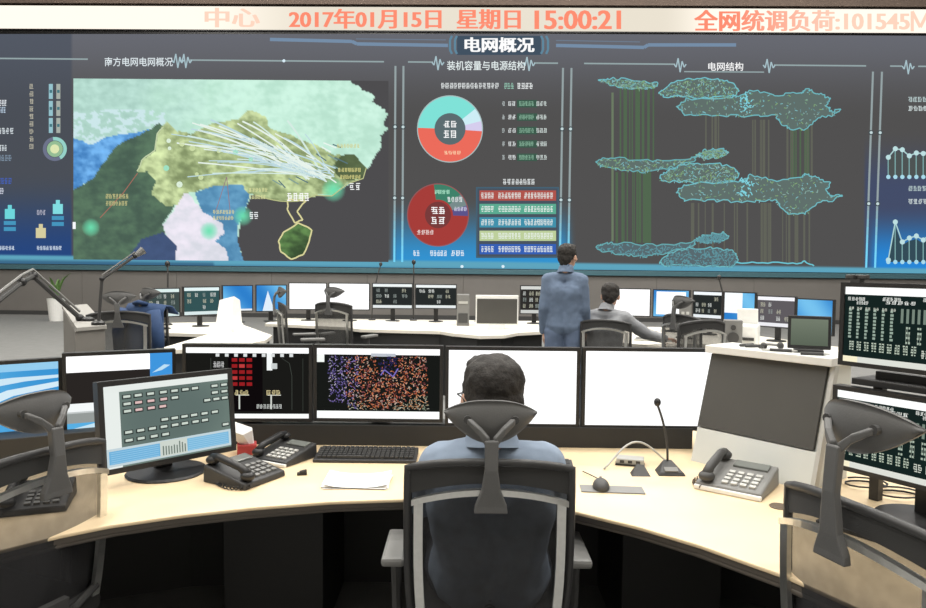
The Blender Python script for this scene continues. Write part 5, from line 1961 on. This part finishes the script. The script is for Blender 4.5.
# jacket draped over the chair back
jk = thing('jacket', 'navy jacket draped over a rear chair back near the boom arm', 'jacket', jc.location, -0.5)
jk.scale = jc.scale
nn_, mm_ = 14, 12
vv = []
for j in range(mm_ + 1):
    for i in range(nn_ + 1):
        u = -1 + 2 * i / nn_
        s = j / mm_
        x = u * (0.25 + 0.035 * s)
        if s < 0.2:
            a = s / 0.2
            y, z = -0.235 - 0.0 + 0.06 * (1 - a) - 0.10 * a, 0.93 + 0.085 * math.sin(a * math.pi * 0.75)
        else:
            a = (s - 0.2) / 0.8
            y, z = -0.335 - 0.03 * math.sin(5 * u + 2) * a, 0.99 - 0.48 * a - 0.03 * math.cos(7 * u) * a
        y += 0.045 * u * u
        vv.append((x, y, z - 0.02 * u * u))
jm = MB().add(vv, [(j * (nn_ + 1) + i, j * (nn_ + 1) + i + 1, (j + 1) * (nn_ + 1) + i + 1, (j + 1) * (nn_ + 1) + i) for j in range(mm_) for i in range(nn_)])
jo = jm.build('jacket_body', M_JACKET, jk, smooth=True)
sm_ = jo.modifiers.new('thick', 'SOLIDIFY')
sm_.thickness = 0.012
for s in (-1, 1):
    MB().tube([(0.20 * s, -0.35, 0.95), (0.27 * s, -0.36, 0.75), (0.27 * s, -0.35, 0.52)], [0.06, 0.052, 0.045], 10).build('sleeve', M_JACKET, jk, smooth=True)
MB().tube([(-0.09, -0.33, 1.01), (0, -0.35, 1.025), (0.09, -0.33, 1.01)], [0.016, 0.02, 0.016], 8).build('collar', M_JACKET, jk, smooth=True)

# ------------------------------------------------------------------ left partition, plant, lamps
pa = [PZ(a, b, 1.02) for a, b in ((63, 306), (88, 304), (105, 325), (75, 327.5))]
c0 = sum(pa, Vector()) / 4
pt = thing('low_partition', 'low grey partition block with lighter top at the left behind the monitors', 'partition', (c0.x, c0.y, 0))
pl = [(q.x - c0.x, q.y - c0.y) for q in pa]
MB().prism(pl, 0, 0.99).build('body', M_PART, pt, 0.004)
MB().prism([(x * 1.02, y * 1.005) for x, y in pl], 0.99, 1.02).build('top_cap', M_PARTT, pt, 0.003)

p = PZ(56.5, 321, 0.0)
pot = thing('potted_plant', 'slim leafy plant in a tall white pot on the floor at the left', 'plant', p)
MB().lathe([(0.16, 0.0), (0.165, 0.02), (0.21, 0.55), (0.215, 0.58), (0.19, 0.58), (0.185, 0.54)], n=24).build('pot', M_WHITE, pot, smooth=False)
MB().lathe([(0.183, 0.50), (0.183, 0.535), (0.02, 0.54)], n=18).build('soil', M_SOIL, pot)
r = random.Random(2)
for k in range(11):
    a = k * 2.4
    ln = r.uniform(0.4, 0.65)
    sp_ = r.uniform(0.10, 0.36)
    n_ = 7
    v, f = [], []
    for i in range(n_ + 1):
        s = i / n_
        rad = 0.05 + sp_ * s ** 1.6
        z = 0.53 + ln * math.sin(s * 1.45) / math.sin(1.45) * (1.0 if k % 3 else 1.1)
        w_ = 0.042 * math.sin(math.pi * (0.12 + 0.86 * s))
        c = Vector((math.cos(a) * rad, math.sin(a) * rad, z))
        sd = Vector((-math.sin(a), math.cos(a), 0))
        v += [c - sd * w_, c + Vector((0, 0, -0.012)), c + sd * w_]
    for i in range(n_):
        for j in range(2):
            f.append((i * 3 + j, i * 3 + j + 1, i * 3 + j + 4, i * 3 + j + 3))
    MB().add(v, f).build('leaf', M_LEAF, pot, smooth=True)


def boom(name, label, pts, r_, headr, cat='desk lamp', m=M_DARK, base_z=0.0):
    pts = [Vector(q) for q in pts]
    o = pts[0]
    t = thing(name, label, cat, o)
    q = [x - o for x in pts]
    MB().lathe([(0.05, 0.0), (0.05, 0.02), (0.025, 0.035)], n=18).build('clamp_base', M_BLACK, t)
    for i, (a, b) in enumerate(zip(q[:-1], q[1:])):
        MB().tube([a, b], r_, 8).build('arm', m, t)
        MB().ball(b, r_ * 1.7, 7).build('joint', M_BLACK, t, smooth=True)
        if i > 0:
            MB().tube([a + Vector((0, 0, r_ * 2.6)), b + Vector((0, 0, r_ * 2.6))], r_ * 0.5, 6).build('tension_rod', M_GREY, t)
    d = (q[-1] - q[-2]).normalized()
    MB().tube([q[-1], q[-1] + d * headr], [r_ * 1.4, r_ * 2.8], 10).build('head', M_GREY, t)
    return t


boom('boom_arm', 'jointed boom arm lamp rising from the grey partition at the left edge', [PZ(88, 321, 1.02), PY(80, 318, PZ(88, 321, 1.02).y), PY(33, 276, 5.5), PY(22, 282, 5.2), PY(-6, 304, 4.9)], 0.02, 0.15, 'boom arm')
lb_ = PZ(103, 334, RZ)
boom('boom_arm', 'thin upright boom arm with a tilted head before the map', [(PY(98, 300, 5.45).x, 5.45, 1.02), PY(102, 279, 5.45), PY(135, 256, 5.6)], 0.012, 0.08, 'boom arm')
gooseneck('black post microphone above the left rear monitors', (PY(168, 300, 8.6).x, 8.6, RZ), PY(168, 266, 8.6).z - RZ, 0.0, 0, 2.4, False)
gooseneck('thin slanted microphone behind the dark rear monitors', (PY(372, 300, 9.75).x, 9.75, RZ), PY(380, 266, 9.75).z - RZ, 0.12, 0, 1.8, False)
gooseneck('upright black microphone between the two dark rear monitors', (PY(413.5, 300, 9.75).x, 9.75, RZ), PY(413, 264, 9.75).z - RZ, 0.0, 0, 2.2, False)
gooseneck('curved pale microphone above the right rear monitors', (PY(727, 300, 8.1).x, 8.1, RZ), PY(720, 280, 8.1).z - RZ, -0.10, 0, 2.0, False)

# folded white board standing on left rear desk
p = PZ(229, 333, RZ)
fbd = thing('folded_board', 'white folded board standing open on the left rear desk', 'board', (p.x, p.y + 0.1, RZ), 0.15)
for s, w_ in ((-1, 0.17), (1, 0.13)):
    MB().add([(0.0, 0.0, 0), (s * w_, -0.10, 0), (s * w_ * 0.72, -0.05, 0.36), (0.02, 0.02, 0.40),
              (0.0, 0.012, 0), (s * w_, -0.088, 0), (s * w_ * 0.72, -0.038, 0.36), (0.02, 0.032, 0.40)],
             [(0, 1, 2, 3), (7, 6, 5, 4), (0, 4, 5, 1), (1, 5, 6, 2), (2, 6, 7, 3), (3, 7, 4, 0)]).build('board_leaf', M_PAPER, fbd)
# papers and devices on the right rear desk
p = PZ(716, 336, RZ)
wp = thing('printer', 'white desktop printer on the right rear desk behind the chairs', 'printer', (p.x + 0.02, 7.15, RZ), -0.5)
MB().box((0, 0, 0.10), (0.24, 0.26, 0.20)).build('body', M_WHITE, wp, 0.02)
MB().box((0, 0.09, 0.27), (0.2, 0.02, 0.18), (0.35, 0, 0)).build('paper_tray', M_WHITE, wp, 0.004)
MB().box((0, -0.135, 0.06), (0.18, 0.02, 0.03)).build('paper_slot', M_DARK, wp)
p = PZ(731, 335, RZ)
gb = thing('speaker_box', 'grey speaker box on the right rear desk beside the printer', 'speaker', (PY(733, 320, 6.9).x, 6.9, RZ), -0.3)
MB().box((0, 0, 0.13), (0.17, 0.16, 0.26)).build('cabinet', M_GREY, gb, 0.006)
MB().tube([(0, -0.08, 0.09), (0, -0.088, 0.09)], 0.055, 18).build('woofer', M_DARK, gb)
MB().tube([(0, -0.08, 0.19), (0, -0.086, 0.19)], 0.025, 14).build('tweeter', M_DARK, gb)
p = PY(685, 315, 7.6)
hp = thing('control_panel', 'upright grey control panel with buttons on the right rear desk', 'control panel', (p.x, 7.6, RZ), -0.2)
MB().box((0, 0, 0.19), (0.12, 0.06, 0.36), (-0.12, 0, 0)).build('panel_body', M_GREY, hp, 0.006)
for j in range(4):
    for i in range(2):
        MB().box((-0.025 + 0.05 * i, -0.038 - 0.0 + (0.10 + 0.06 * j - 0.19) * 0.12, 0.10 + 0.06 * j), (0.03, 0.012, 0.03), (-0.12, 0, 0)).build('button', M_LGREY, hp)
MB().box((0, 0.03, 0.006), (0.16, 0.16, 0.012)).build('foot', M_DARK, hp)
p = PZ(650, 333, RZ)
rk = thing('keyboard', 'pale keyboard beyond the reaching hand of the grey shirted man', 'keyboard', (2.02, 7.32, RZ), -0.3)
MB().box((0, 0, 0.011), (0.42, 0.15, 0.022)).build('case', M_LGREY, rk, 0.003)
for j in range(4):
    MB().box((0, -0.05 + 0.033 * j, 0.026), (0.39, 0.025, 0.008)).build('key_row', M_GREY, rk)
for k, (px, py, yy) in enumerate(((300, 330, 0.2), (385, 323, 0.0))):
    p = PZ(px, py, RZ)
    if k == 0:
        p = Vector((-2.3, 6.95, RZ))
    tag(MB().box((p.x, p.y, RZ + 0.006), (0.28, 0.2, 0.012), (0, 0, yy)).build('paper_pile', M_PAPER, None, 0.002), ['pile of white papers on the left rear desk', 'pile of white papers on the long rear desk'][k], 'paper')

print('objects', len(bpy.data.objects))
